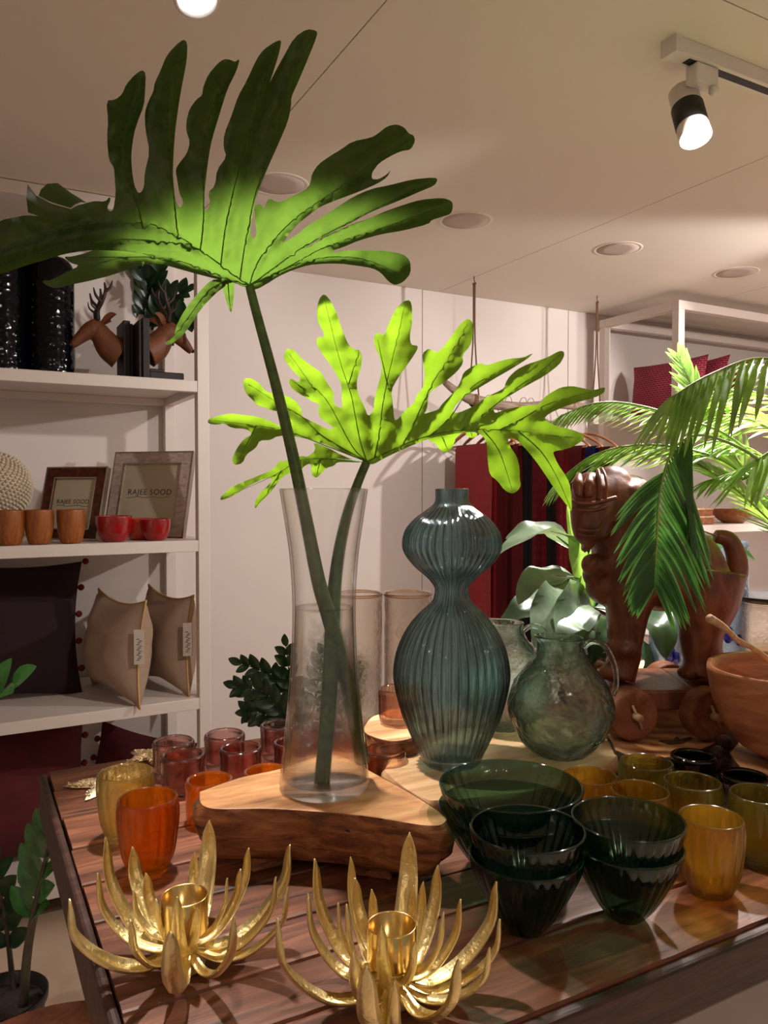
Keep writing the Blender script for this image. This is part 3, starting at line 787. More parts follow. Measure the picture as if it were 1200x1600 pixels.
# ------------------------------------------------------------------ philodendron leaves
def chaikin(p, closed=True, keep=.22):
    out = []; n = len(p)
    for i in range(n if closed else n - 1):
        a, b = Vector((*p[i], 0)), Vector((*p[(i + 1) % n], 0))
        out += [a.lerp(b, keep), a.lerp(b, 1 - keep)]
    return [(v.x, v.y) for v in out]
def segd(px, py, a, b):
    dx, dy = b[0] - a[0], b[1] - a[1]; L = dx * dx + dy * dy
    t = max(0, min(1, ((px - a[0]) * dx + (py - a[1]) * dy) / L)) if L else 0
    return math.hypot(px - a[0] - t * dx, py - a[1] - t * dy), t
def blade(outline, veins, parent, name='blade', step=7, cup=.010, ruff=.006, vr=.0009, extra=(), mat='philo'):
    """outline and veins [(x,y,Z),..] describe the leaf's lie; Z is its own distance at every vein point"""
    ol = chaikin(outline)
    ctrl = [q for v in veins for q in v] + list(extra)
    def depth(x, y):
        s = w = 0
        for cx, cy, cz in dense:
            d = (x - cx) ** 2 + (y - cy) ** 2 + 4
            k = 1 / (d * d); s += k * cz; w += k
        d, best = 1e9, None
        for v in veins:
            for i in range(len(v) - 1):
                dd, t = segd(x, y, v[i], v[i + 1])
                if dd < d: d = dd
        z = s / w
        return z - cup * min(1.5, d / 20) ** 1.3 + ruff * noise.noise(Vector((x / 26, y / 26, 3))) * min(1, d / 10)
    dense = []
    for v in veins:
        for i in range(len(v) - 1):
            L = math.dist(v[i][:2], v[i + 1][:2]); k = max(1, int(L / 14))
            for j in range(k): dense.append(tuple(v[i][m] + (v[i + 1][m] - v[i][m]) * j / k for m in range(3)))
        dense.append(v[-1])
    dense += list(extra)
    xs_ = [p[0] for p in ol]; ys_ = [p[1] for p in ol]
    def inside(x, y):
        c = False; j = len(ol) - 1
        for i in range(len(ol)):
            if (ol[i][1] > y) != (ol[j][1] > y) and x < (ol[j][0] - ol[i][0]) * (y - ol[i][1]) / (ol[j][1] - ol[i][1]) + ol[i][0]: c = not c
            j = i
        return c
    pts = [Vector(p) for p in ol]
    y = min(ys_); r = 0
    while y < max(ys_):
        x = min(xs_) + (r % 2) * step / 2
        while x < max(xs_):
            if inside(x, y): pts.append(Vector((x, y)))
            x += step
        y += step * .87; r += 1
    n = len(ol)
    vs, _, fs, *_ = geometry.delaunay_2d_cdt(pts, [(i, (i + 1) % n) for i in range(n)], [list(range(n))], 1, 1e-4)
    V = [P(v[0], v[1], depth(v[0], v[1])) for v in vs]
    o = mk(name, (V, [tuple(f) for f in fs]), M[mat], parent)
    VV = []
    for v in veins:
        pp = []
        v = [tuple(q) for q in catm([Vector(q) for q in v], 4)]
        for i in range(len(v) - 1):
            L = math.dist(v[i][:2], v[i + 1][:2]); k = max(1, int(L / 18))
            for j in range(k):
                x, yy = (v[i][m] + (v[i + 1][m] - v[i][m]) * j / k for m in range(2)); pp.append((x, yy))
        pp.append(v[-1][:2])
        w = [P(x, yy, depth(x, yy) - .0006) for x, yy in pp]
        big = vr * (3.2 if v is veins[0] else 1)
        VV.append(tube(w, [big, big * .6, big * .22], 6, 1, cap=False))
    mk('vein', join(*VV), M['philov'], o)
    return o
def J(j, *r): return [j] + [tuple(q) for q in r]

L1 = thing('philodendron_leaf', P(572, 1185, 1.02), 'tallest philodendron leaf, its dark lobes reaching up to the ceiling', 'leaf', 'philodendron leaves in the clear vase')
j = (390, 446, 1.00)
mk('stem', tube([P(x, y, z) for x, y, z in ((390, 447, 1.0), (401, 490, 1.0), (428, 590, .995), (455, 700, .99), (478, 810, .985), (497, 905, .98), (513, 960, .985), (535, 1040, 1.0), (552, 1110, 1.01), (566, 1190, 1.025))],
     [.0056, .0060, .0068, .0076, .0085, .0095, .0098, .0098, .0095], 16, 5), M['stem'], L1)
out1 = [(392, 452), (384, 449), (367, 440), (342, 433), (307, 423), (275, 414), (250, 406), (220, 396), (200, 393), (165, 391), (137, 391), (100, 397), (75, 405), (50, 412), (25, 420), (0, 429), (-60, 448), (-130, 455),
 (-90, 425), (-50, 385), (0, 344), (25, 339), (41, 336), (60, 338), (100, 336), (117, 322), (136, 317), (147, 314), (165, 315), (171, 307), (173, 312), (167, 325), (172, 331), (177, 328),
 (181, 302), (179, 275), (178, 262), (170, 250), (167, 215), (169, 190), (166, 157), (180, 156), (191, 147), (197, 132), (210, 117), (222, 109), (228, 115), (227, 140), (225, 165), (215, 190), (209, 210), (205, 240), (206, 265), (210, 290), (216, 302), (221, 300),
 (225, 292), (226, 270), (234, 237), (227, 202), (226, 177), (231, 160), (240, 142), (241, 131), (250, 112), (260, 87), (275, 70), (287, 61), (293, 67), (292, 95), (285, 130), (279, 165), (274, 202), (271, 240), (270, 277), (272, 305), (276, 318), (282, 326), (287, 315),
 (280, 302), (277, 282), (274, 265), (280, 255), (292, 240), (297, 222), (291, 205), (291, 190), (296, 170), (307, 155), (316, 149), (317, 137), (325, 117), (340, 99), (350, 92), (360, 93), (367, 97), (375, 91), (370, 110), (355, 140), (345, 172), (335, 205), (329, 227), (324, 260), (320, 295), (319, 322), (322, 332), (329, 318),
 (325, 301), (336, 290), (339, 265), (354, 245), (349, 230), (350, 210), (362, 180), (372, 150), (385, 127), (401, 92), (412, 77), (430, 65), (440, 62), (437, 80), (431, 100), (424, 122), (420, 132), (430, 112), (442, 90), (460, 58), (480, 45), (495, 48), (496, 55), (480, 95), (465, 130), (455, 152), (455, 165), (450, 190), (435, 225), (417, 265), (405, 295), (397, 320),
 (393, 345), (391, 365), (396, 374), (401, 366), (399, 345), (397, 322), (405, 318), (414, 326), (416, 316), (421, 310), (435, 317), (452, 309), (477, 297), (485, 287), (487, 272), (497, 257), (515, 244), (532, 234), (550, 221), (580, 215), (590, 209), (605, 197), (620, 194), (632, 199), (639, 209), (646, 211), (649, 220), (642, 234), (627, 236), (610, 244), (592, 255), (581, 270), (581, 280), (592, 280), (605, 272), (611, 265), (605, 277), (590, 287), (560, 300), (530, 311), (502, 322), (485, 334), (465, 350), (450, 367), (442, 381),
 (447, 377), (467, 365), (477, 355), (502, 340), (525, 325), (552, 307), (580, 295), (610, 289), (645, 280), (680, 277), (684, 281), (679, 290), (657, 299), (632, 310), (595, 325), (570, 336), (545, 350), (520, 362), (495, 375), (475, 389),
 (490, 382), (505, 370), (527, 360), (550, 350), (575, 342), (600, 331), (630, 320), (657, 312), (692, 309), (706, 314), (708, 322), (705, 334), (690, 339), (674, 344), (670, 350), (632, 360), (595, 366), (560, 376), (537, 386), (518, 392),
 (525, 396), (535, 391), (570, 391), (605, 392), (630, 397), (641, 407), (642, 427), (630, 441), (617, 446), (607, 440), (595, 426), (582, 419), (557, 415), (532, 412), (507, 412), (482, 414), (457, 422), (435, 432), (418, 443), (402, 452)]
v1 = [J(j, (345, 414, .97), (300, 382, .93), (260, 360, .90), (220, 348, .87), (120, 352, .80), (0, 392, .73), (-110, 445, .68)),
 [(222, 349, .87), (212, 310, .82), (195, 265, .78), (190, 215, .75), (215, 150, .73), (221, 116, .72)],
 [(278, 367, .92), (273, 320, .87), (268, 260, .81), (262, 200, .76), (268, 130, .71), (287, 70, .68)],
 [(313, 391, .94), (318, 340, .89), (318, 290, .84), (318, 230, .79), (335, 160, .74), (364, 100, .70)],
 [(345, 414, .97), (354, 345, .90), (372, 270, .84), (392, 200, .78), (415, 120, .73), (437, 66, .70)],
 [(375, 436, .99), (384, 375, .94), (400, 300, .86), (425, 225, .80), (455, 130, .72), (488, 52, .68)],
 J(j, (400, 415, .985), (425, 378, .96), (465, 338, .92), (520, 300, .88), (580, 255, .84), (640, 215, .80)),
 J(j, (432, 416, .985), (475, 385, .96), (540, 350, .93), (610, 315, .90), (680, 282, .87)),
 J(j, (445, 420, .99), (510, 385, .97), (600, 355, .94), (700, 320, .91)),
 J(j, (480, 407, .99), (560, 403, .98), (620, 425, .97)),
 [(300, 382, .93), (200, 374, .88), (100, 385, .80), (0, 415, .75), (-100, 447, .70)],
 J(j, (340, 428, .98), (270, 405, .95), (200, 393, .91))]
b1 = blade(out1, v1, L1, extra=[(168, 240, .73), (172, 200, .71), (60, 338, .78)], mat='philo_dim', cup=.016, ruff=.009)
# curled piece of lobe seen above the left lobe
mk('curled_lobe', sheet([[P(43, 288, .80), P(41, 310, .79), P(44, 332, .785), P(70, 341, .785)], [P(56, 305, .83), P(62, 322, .80), P(76, 336, .785), P(92, 341, .785)], [P(80, 318, .84), P(90, 328, .80), P(98, 334, .79), P(108, 339, .79)], [P(112, 327, .84), P(116, 331, .82), P(118, 335, .81), P(120, 338, .80)]]), M['philo_dim'], b1)
mk('curled_lobe', sheet([[P(90, 286, .86), P(74, 287, .85), P(64, 296, .84), P(60, 306, .84)], [P(112, 302, .86), P(98, 300, .845), P(88, 306, .84), P(80, 316, .84)], [P(136, 317, .855), P(126, 316, .845), P(118, 319, .84), P(110, 325, .84)]]), M['philo_dim'], b1)
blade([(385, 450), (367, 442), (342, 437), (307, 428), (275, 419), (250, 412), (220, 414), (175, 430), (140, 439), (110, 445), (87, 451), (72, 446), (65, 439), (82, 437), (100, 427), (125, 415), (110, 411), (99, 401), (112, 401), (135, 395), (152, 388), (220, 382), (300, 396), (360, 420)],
      [[(385, 448, 1.005), (300, 410, 1.04), (200, 402, 1.08), (130, 420, 1.11), (72, 442, 1.13)], [(200, 402, 1.08), (150, 402, 1.10), (104, 402, 1.11)]], L1, 'back_lobe', mat='philo_dim')
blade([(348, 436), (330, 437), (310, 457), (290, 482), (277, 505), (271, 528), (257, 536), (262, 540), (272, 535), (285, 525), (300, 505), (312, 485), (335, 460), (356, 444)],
      [[(355, 438, 1.01), (325, 455, 1.03), (295, 495, 1.05), (262, 537, 1.07)]], L1, 'back_lobe', cup=.004, mat='philo_dim')
blade([(346, 433), (347, 445), (349, 455), (355, 475), (361, 490), (364, 477), (366, 455), (366, 440)], [[(356, 436, 1.01), (358, 465, 1.03), (361, 488, 1.04)]], L1, 'back_lobe', cup=.003, mat='philo_dim')

L2 = thing('philodendron_leaf', P(503, 1234, .985), 'shorter philodendron leaf, bright green, in front of the pale wall', 'leaf', 'philodendron leaves in the clear vase')
mk('stem', tube([P(x, y, z) for x, y, z in ((573, 722, 1.02), (561, 750, 1.018), (545, 795, 1.012), (532, 850, 1.005), (524, 905, 1.0), (520, 960, .995), (517, 1040, .99), (511, 1130, .985), (503, 1222, .985))],
     [.0055, .0058, .0066, .0076, .0085, .0095, .0100, .0098, .0095], 16, 5), M['stem'], L2)
out2 = [(576, 724), (565, 719), (545, 710), (510, 695), (495, 690), (460, 681), (434, 681), (422, 688), (406, 688), (400, 700), (385, 710), (379, 724), (366, 727), (362, 718), (370, 700), (381, 686), (395, 678), (385, 670), (362, 669), (350, 661), (340, 664), (325, 662), (325, 655), (340, 650), (359, 646), (380, 648), (407, 652), (427, 660), (437, 666), (447, 661), (455, 657),
 (445, 652), (440, 644), (425, 641), (400, 632), (395, 625), (385, 616), (380, 602), (381, 592), (391, 590), (407, 600), (415, 612), (432, 616), (447, 618), (462, 626), (472, 641), (471, 650), (480, 655), (502, 666), (516, 672), (522, 668), (510, 660), (499, 651), (497, 640), (500, 633), (492, 629), (467, 615), (456, 607), (451, 597), (454, 591), (466, 598), (470, 591), (460, 582), (444, 562), (444, 552), (450, 544), (460, 547), (472, 561), (490, 574), (502, 582), (512, 600), (521, 612), (521, 632), (535, 640), (534, 620), (534, 600), (520, 575), (505, 555), (495, 540), (495, 527), (509, 526), (495, 500), (496, 477), (500, 464), (507, 459), (517, 470), (527, 492), (535, 517), (545, 540), (555, 547), (561, 546), (566, 557), (564, 575), (557, 595), (559, 615), (570, 637), (575, 651), (584, 642), (585, 622), (591, 602), (597, 579), (595, 562), (585, 540), (584, 525), (591, 519), (600, 526), (605, 512), (611, 497), (620, 481), (632, 470), (641, 469), (644, 480), (644, 505), (640, 525), (642, 539), (653, 540), (652, 547), (640, 565), (622, 590), (611, 610), (614, 632), (616, 657), (622, 655), (632, 642), (647, 630), (651, 617), (661, 607), (664, 585), (661, 565), (660, 552), (670, 544), (680, 551), (690, 546), (705, 526), (720, 505), (732, 497), (739, 505), (739, 525), (735, 540), (722, 555), (724, 567), (715, 580), (695, 597), (672, 612), (669, 622), (667, 640), (662, 647), (672, 644), (685, 640), (690, 632), (700, 622), (712, 610), (720, 595), (724, 582), (735, 574), (750, 567), (760, 571), (775, 566), (797, 560), (817, 559), (834, 551), (825, 560), (800, 576), (772, 592), (747, 607), (722, 622), (710, 635), (707, 645), (717, 645), (735, 637), (745, 632), (760, 620), (780, 611), (788, 606),
 (790, 598), (796, 588), (808, 577), (824, 569), (840, 564), (856, 558), (874, 548), (881, 549), (882, 556), (874, 570), (850, 588), (824, 602), (800, 616), (780, 630), (771, 636), (772, 644), (776, 645), (786, 641), (806, 636), (832, 633), (844, 632), (849, 622), (860, 614), (876, 605), (894, 603), (908, 606), (928, 610), (946, 604), (944, 614), (930, 621), (908, 627), (880, 636), (858, 646), (850, 654), (864, 664), (880, 668), (900, 673), (913, 681), (912, 687), (896, 698), (880, 703), (866, 705), (864, 708), (872, 726), (886, 746), (892, 762), (894, 802), (886, 790), (876, 777), (864, 760), (852, 742), (840, 724), (824, 704), (806, 686), (793, 683), (796, 696), (808, 714), (812, 732), (812, 748), (814, 758), (810, 766), (800, 772), (788, 766), (778, 752), (765, 742), (762, 720), (761, 700), (760, 690), (754, 680), (740, 674), (700, 679), (670, 685), (630, 702), (600, 716), (583, 726)]
j = (573, 721, 1.02)
v2 = [J(j, (600, 709, 1.0), (640, 691, .98), (690, 676, .96), (745, 671, .94), (800, 672, .93), (850, 679, .92), (908, 684, .91)),
 J(j, (563, 690, 1.02), (555, 650, 1.01), (548, 615, 1.0), (530, 560, .985), (507, 468, .96)),
 [(585, 716, 1.01), (592, 680, 1.0), (600, 620, .985), (612, 565, .97), (633, 475, .945)],
 J(j, (552, 700, 1.02), (530, 660, 1.015), (510, 625, 1.01), (480, 592, 1.0), (452, 552, .985)),
 J(j, (535, 700, 1.03), (500, 678, 1.035), (470, 650, 1.04), (435, 630, 1.04), (388, 600, 1.03)),
 J(j, (510, 697, 1.035), (450, 674, 1.05), (400, 665, 1.06), (335, 657, 1.06)),
 [(630, 694, .985), (652, 650, .975), (675, 600, .955), (700, 560, .94), (730, 505, .92)],
 [(672, 681, .97), (705, 650, .955), (735, 607, .935), (780, 580, .92), (825, 556, .905)],
 [(720, 673, .95), (765, 640, .93), (805, 608, .915), (845, 580, .90), (876, 553, .89)],
 [(780, 672, .935), (820, 652, .92), (860, 630, .905), (940, 608, .88)],
 [(810, 674, .93), (845, 705, .93), (870, 745, .935), (892, 795, .94)],
 [(755, 672, .94), (780, 705, .945), (800, 765, .955)],
 [(400, 665, 1.06), (385, 695, 1.06), (370, 722, 1.055)],
 [(545, 600, 1.0), (560, 550, .97)], [(605, 600, .98), (590, 530, .965)], [(480, 610, 1.0), (458, 596, 1.0)]]
b2 = blade(out2, v2, L2, cup=.008, ruff=.007)
bb = blade([(489, 691), (512, 699), (535, 712), (567, 723), (542, 722), (527, 722), (522, 728), (510, 731), (500, 742), (494, 747), (487, 742), (487, 730), (485, 724), (477, 727), (469, 735), (447, 741), (435, 752), (425, 767), (407, 785), (398, 796), (398, 785), (405, 772), (428, 749), (420, 746), (405, 751), (387, 760), (372, 770), (355, 779), (344, 782), (345, 776), (360, 762), (377, 754), (402, 744), (425, 735), (437, 720), (445, 721), (455, 716), (472, 712), (480, 714), (490, 707), (493, 700)],
     [[(570, 722, 1.025), (520, 717, 1.05), (470, 719, 1.08), (430, 742, 1.11), (350, 778, 1.15)], [(440, 735, 1.10), (425, 758, 1.12), (399, 793, 1.14)], [(500, 718, 1.06), (495, 742, 1.08)]], L2, 'back_lobe', cup=.004, ruff=.006)
blade([(667, 685), (685, 681), (710, 677), (722, 677), (712, 684), (710, 692), (705, 702), (697, 708), (687, 703), (682, 694), (674, 690)], [[(690, 680, 1.0), (700, 704, 1.04)]], L2, 'back_lobe', cup=.003, vr=.001)
blade([(726, 675), (746, 676), (745, 682), (737, 685), (730, 682)], [[(736, 675, .98), (738, 684, 1.0)]], L2, 'back_lobe', cup=.002, step=4, vr=.0006)

# ------------------------------------------------------------------ plants
def leaflet(base, tip, up, w, mat, fold=.35, bend=.0):
    base = Vector(base); tip = Vector(tip); L = (tip - base).length
    midp = (base + tip) / 2 + Vector((0, 0, bend * L))
    return leafsheet([base, midp, tip], w, up, fold, 1, 4, prof=[.35, .95, 1, .85, .55, .04])
leafcount = [0]
def frond(plant, rach, n, length, mat, droop=.3, w=.0055, start=.15, both=(1, 1), up=None, taper=.5, ang=50, bend=.05, start2=None):
    pts = [P(*r) for r in rach]; c = catm(pts, 10)
    fr = mk('frond', tube(pts, [.0035, .0025, .0012], 6, 6), M['rachis'], plant)
    over = []
    for s in (0, 1):
        if not both[s]: continue
        for k in range(n):
            st_ = start2 if (start2 and s == 1) else start
            u = st_ + (1 - st_) * (k + .5 * s) / n
            i = min(int(u * (len(c) - 1)), len(c) - 2); b = c[i].lerp(c[i + 1], u * (len(c) - 1) - i)
            t = (c[i + 1] - c[i]).normalized()
            upv = Vector(up) if up else (Vector((0, 0, 1)) - t * t.z).normalized()
            sd = t.cross(upv).normalized() * (1 if s else -1)
            a = R(ang * (1 - .45 * u) + rnd.uniform(-4, 4))
            L = length * (math.sin(math.pi * (.18 + .72 * u)) ** .8) * rnd.uniform(.9, 1.05) * both[s]
            d = (t * math.cos(a) + sd * math.sin(a)).normalized()
            tip = b + d * L + Vector((0, 0, -droop * L))
            vf = leaflet(b, tip, upv + Vector((0, 0, .2)), w * 1.25 * rnd.uniform(.85, 1.1), mat, .35, bend)
            if leafcount[0] < 300: mk('leaflet', vf, mat, fr); leafcount[0] += 1
            else: over.append(vf)
    if over:
        s = mk('leaflet', join(*over), mat, fr); s['kind'] = 'stuff'
pp = P(1330, 1090, 1.62); pp.z = TAB + .001
palm = thing('potted_palm', pp, 'bright green feathery palm spreading from the right edge over the horse', 'plant')
mk('pot', move(lathe([(0, 0), (.055, 0), (.062, .01), (.075, .11), (.078, .115), (.078, .13), (.072, .13), (.071, .115), (0, .11)], 32), pp), M['blackpot'], palm)
base = (1330, 975, 1.62)
# hanging front frond
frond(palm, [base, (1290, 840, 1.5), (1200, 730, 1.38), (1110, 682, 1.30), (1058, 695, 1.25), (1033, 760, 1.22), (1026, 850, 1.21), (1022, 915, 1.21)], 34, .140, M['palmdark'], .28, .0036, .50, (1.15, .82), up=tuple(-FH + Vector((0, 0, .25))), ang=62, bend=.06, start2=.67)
# frond sweeping left, high
frond(palm, [base, (1260, 800, 1.56), (1150, 690, 1.50), (1070, 655, 1.46), (990, 632, 1.43), (930, 630, 1.41), (875, 650, 1.40)], 24, .095, M['palm'], .55, .0035, .45, (1, 1), ang=35)
# frond sweeping left above the horse head
frond(palm, [base, (1250, 850, 1.55), (1160, 740, 1.48), (1080, 703, 1.45), (1000, 695, 1.43), (930, 710, 1.42), (880, 745, 1.42)], 26, .12, M['palm'], .45, .0042, .42, (1, 1), ang=35)
# arching top frond at the right
frond(palm, [base, (1330, 700, 1.45), (1270, 590, 1.35), (1190, 560, 1.28), (1110, 585, 1.23), (1050, 620, 1.2)], 18, .16, M['palm'], .75, .0055, .40, (1, 1), ang=40)
# checkered frond
frond(palm, [base, (1290, 900, 1.58), (1220, 830, 1.54), (1150, 765, 1.50), (1090, 725, 1.47)], 20, .12, M['palm'], .05, .0055, .35, (1, 1), ang=38)
# standing frond
frond(palm, [base, (1240, 850, 1.7), (1160, 730, 1.72), (1100, 640, 1.74), (1062, 560, 1.76)], 16, .11, M['palm'], .05, .0050, .45, (1, 1), ang=35, up=tuple(-FH))
frond(palm, [base, (1290, 780, 1.6), (1230, 690, 1.6), (1150, 650, 1.6), (1090, 668, 1.6), (1065, 720, 1.6)], 18, .12, M['palm'], .6, .0045, .45, (1, 1), ang=40)
frond(palm, [base, (1340, 820, 1.5), (1300, 720, 1.42), (1240, 690, 1.38), (1180, 720, 1.36)], 12, .17, M['palm'], .6, .0065, .35, (1, 1), ang=45)
frond(palm, [base, (1330, 840, 1.55), (1290, 700, 1.5), (1200, 620, 1.47), (1120, 610, 1.45)], 16, .15, M['palm'], .5, .0055, .35, (1, 1), ang=38)
frond(palm, [base, (1300, 800, 1.65), (1240, 690, 1.68), (1180, 640, 1.70), (1110, 625, 1.72)], 18, .13, M['palm'], .35, .0050, .35, (1, 1), ang=42)
frond(palm, [base, (1320, 860, 1.5), (1260, 770, 1.46), (1180, 735, 1.44), (1110, 750, 1.43)], 18, .12, M['palm'], .35, .0050, .35, (1, 1), ang=40)
frond(palm, [base, (1280, 820, 1.56), (1200, 720, 1.53), (1130, 690, 1.51), (1075, 705, 1.50), (1050, 740, 1.5)], 20, .11, M['palm'], .45, .0045, .4, (1, 1), ang=42)
mk('soil', move(lathe([(.070, .118), (0, .122)], 24), pp), M['soil'], palm)

# peace lily
lp = P(905, 1065, 1.72); lp.z = TAB + .001
lily = thing('peace_lily', lp, 'broad-leaved lily plant between the teal vase and the wooden horse', 'plant')
mk('pot', move(lathe([(0, 0), (.045, 0), (.05, .01), (.062, .095), (.065, .11), (.060, .11), (0, .10)], 32), lp), M['blackpot'], lily)
def lleaf(pts, w, up, mat='lily', stem=True, fold=.25):
    p = [P(*q) for q in pts]
    r = P(915, 985, 1.62)
    mk('leaf', leafsheet(p, w, up, fold, 3, 6, prof=[.04, .55, .9, 1, .92, .7, .38, .02], wav=.18, ph=w * 999), M[mat], lily)
    if stem: mk('stem', tube([r, r.lerp(p[0], .55) + Vector((0, 0, .02)), p[0], p[1]], [.005, .004, .003, .0012], 6, 4), M[mat], lily)
VU = tuple(Vector((0, 0, 1)) - FH * .5)
lleaf([(905, 870, 1.56), (870, 838, 1.50), (825, 838, 1.45), (772, 872, 1.42)], .036, (0, 0, 1))
lleaf([(900, 865, 1.56), (860, 830, 1.58), (820, 828, 1.58), (790, 842, 1.58)], .026, VU)
lleaf([(905, 905, 1.56), (870, 900, 1.52), (830, 912, 1.48), (810, 945, 1.46)], .034, VU)
lleaf([(912, 930, 1.54), (890, 945, 1.46), (862, 970, 1.40), (835, 1012, 1.37)], .060, tuple(-FH + Vector((0, 0, .5))), 'lily')
lleaf([(915, 935, 1.54), (905, 945, 1.47), (890, 985, 1.41), (880, 1050, 1.39)], .055, tuple(-FH * 1 + RT * .5 + Vector((0, 0, .35))), 'lily')
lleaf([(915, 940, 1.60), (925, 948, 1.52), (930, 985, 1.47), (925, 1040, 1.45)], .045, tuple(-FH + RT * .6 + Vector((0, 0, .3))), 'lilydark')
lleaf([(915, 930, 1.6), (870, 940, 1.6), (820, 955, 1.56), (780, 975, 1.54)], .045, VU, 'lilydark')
lleaf([(912, 980, 1.62), (908, 900, 1.56), (898, 850, 1.52), (886, 790, 1.48)], .020, tuple(-FH), 'palm', True, .5)
lleaf([(915, 980, 1.60), (918, 930, 1.54), (926, 880, 1.50), (935, 835, 1.48)], .016, tuple(-FH + RT * -.4), 'palm', True, .5)
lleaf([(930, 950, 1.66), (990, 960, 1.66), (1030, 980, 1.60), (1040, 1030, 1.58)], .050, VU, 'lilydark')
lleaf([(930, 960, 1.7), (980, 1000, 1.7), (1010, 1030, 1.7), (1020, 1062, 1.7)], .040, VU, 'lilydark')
lleaf([(950, 900, 1.75), (1060, 870, 1.75), (1130, 850, 1.72), (1180, 875, 1.70)], .030, VU, 'zz')

# glossy pinnate (zz) stems
def zzleaf(b, d, up, L, w): 
    return leafsheet([b, b + d * L * .5 + Vector(up).normalized() * L * .06, b + d * L], w, up, .22, 2, 5, prof=[.12, .62, .95, 1, .82, .45, .02])
def zzstem(root, pts, n, L, w, mat, smat, r=.006, start=.25, facing=None, spread=62):
    c = catm(pts, 8)
    st = mk('stem', tube(pts, [r, r * .8, r * .45, r * .25], 10, 6), M[smat], root)
    for k in range(n):
        u = start + (1 - start) * k / (n - 1 + .001); i = min(int(u * (len(c) - 1)), len(c) - 2)
        b = c[i].lerp(c[i + 1], u * (len(c) - 1) - i); t = (c[i + 1] - c[i]).normalized()
        f = Vector(facing) if facing else -FH
        sd = t.cross(f).normalized()
        for s in ((1, -1) if k < n - 1 else (0,)):
            a = R(spread - 22 * u + rnd.uniform(-8, 8))
            d = (t * math.cos(a) + sd * s * math.sin(a) + f.normalized() * rnd.uniform(.05, .35)).normalized() if s else t
            ll = L * (.75 + .35 * math.sin(math.pi * u)) * rnd.uniform(.9, 1.1)
            mk('leaf', zzleaf(b, d, (f.normalized() + t * .4 + Vector((rnd.uniform(-.3, .3), rnd.uniform(-.3, .3), rnd.uniform(0, .3)))), ll, w * ll / L), M[mat], root)
fp = P(5, 1600, 1.86); fp.z = 0.0008
zp = thing('zz_plant', fp, 'glossy green plant in a black pot on the floor, lower left', 'plant')
PH = .215
mk('pot', move(lathe([(0, 0), (.070, 0), (.074, .006), (.094, PH - .02), (.100, PH - .018), (.101, PH), (.094, PH), (.092, PH - .03), (0, PH - .035)], 40), fp), M['blackpot'], zp)
mk('soil', move(lathe([(.091, PH - .028), (.05, PH - .022), (0, PH - .02)], 30), fp), M['soil'], zp)
zzstem(zp, [P(36, 1572, 1.86), P(44, 1480, 1.84), P(62, 1390, 1.82), P(80, 1310, 1.80), P(98, 1268, 1.79)], 8, .090, .022, 'zz', 'zzstem', .012, .38, tuple(-FH * 1 + RT * -.3 + Vector((0, 0, .4))), 55)
zzstem(zp, [P(22, 1560, 1.92), P(14, 1480, 1.92), P(2, 1400, 1.90), P(-22, 1330, 1.86)], 7, .08, .020, 'zzdark', 'zzstem', .008, .35)
zzstem(zp, [P(-10, 1560, 1.86), P(-50, 1400, 1.80), P(-60, 1220, 1.74), P(-35, 1120, 1.68), P(14, 1075, 1.66)], 6, .105, .030, 'zz', 'zzstem', .010, .45, tuple(-FH * .8 + RT * -.3 + Vector((0, 0, .7))), 50)

# zz plant behind the table on a plain stool
sp = P(470, 1200, 1.86); sp.z = 0
so = thing('plant_stool', sp, 'dark plant stool standing behind the display table', 'stool')
mk('seat', move(lathe([(0, .70), (.13, .70), (.135, .71), (.135, .725), (.13, .73), (0, .73)], 32), sp), M['dark'], so)
for k in range(3):
    a = 2.1 * k; mk('leg', tube([sp + Vector((.07 * math.cos(a), .07 * math.sin(a), .70)), sp + Vector((.11 * math.cos(a), .11 * math.sin(a), .0))], .012, 8, 1), M['dark'], so)
zb = sp + Vector((0, 0, .7306))
zq = thing('zz_plant', zb, 'dark leafy plant against the pale wall, left of the clear vase', 'plant')
mk('pot', move(lathe([(0, 0), (.05, 0), (.065, .11), (.068, .12), (.062, .12), (0, .11)], 28), zb), M['blackpot'], zq)
fc = (-FH)
for pts, n in (([(480, 1185, 1.86), (470, 1120, 1.84), (455, 1070, 1.82), (447, 1010, 1.80)], 9), ([(475, 1185, 1.86), (455, 1130, 1.82), (415, 1085, 1.80), (372, 1072, 1.79)], 9),
               ([(470, 1185, 1.86), (455, 1110, 1.86), (430, 1060, 1.86), (378, 1037, 1.86)], 9), ([(475, 1185, 1.86), (440, 1130, 1.83), (405, 1112, 1.82), (388, 1112, 1.82)], 6),
               ([(480, 1185, 1.88), (490, 1110, 1.9), (500, 1050, 1.92), (520, 1000, 1.95)], 8), ([(485, 1185, 1.88), (520, 1120, 1.9), (545, 1090, 1.92), (560, 1040, 1.95)], 8)):
    zzstem(zq, [P(*q) for q in pts], n, .044, .0125, 'zzdark', 'zzdark', .004, .28, fc, 62)

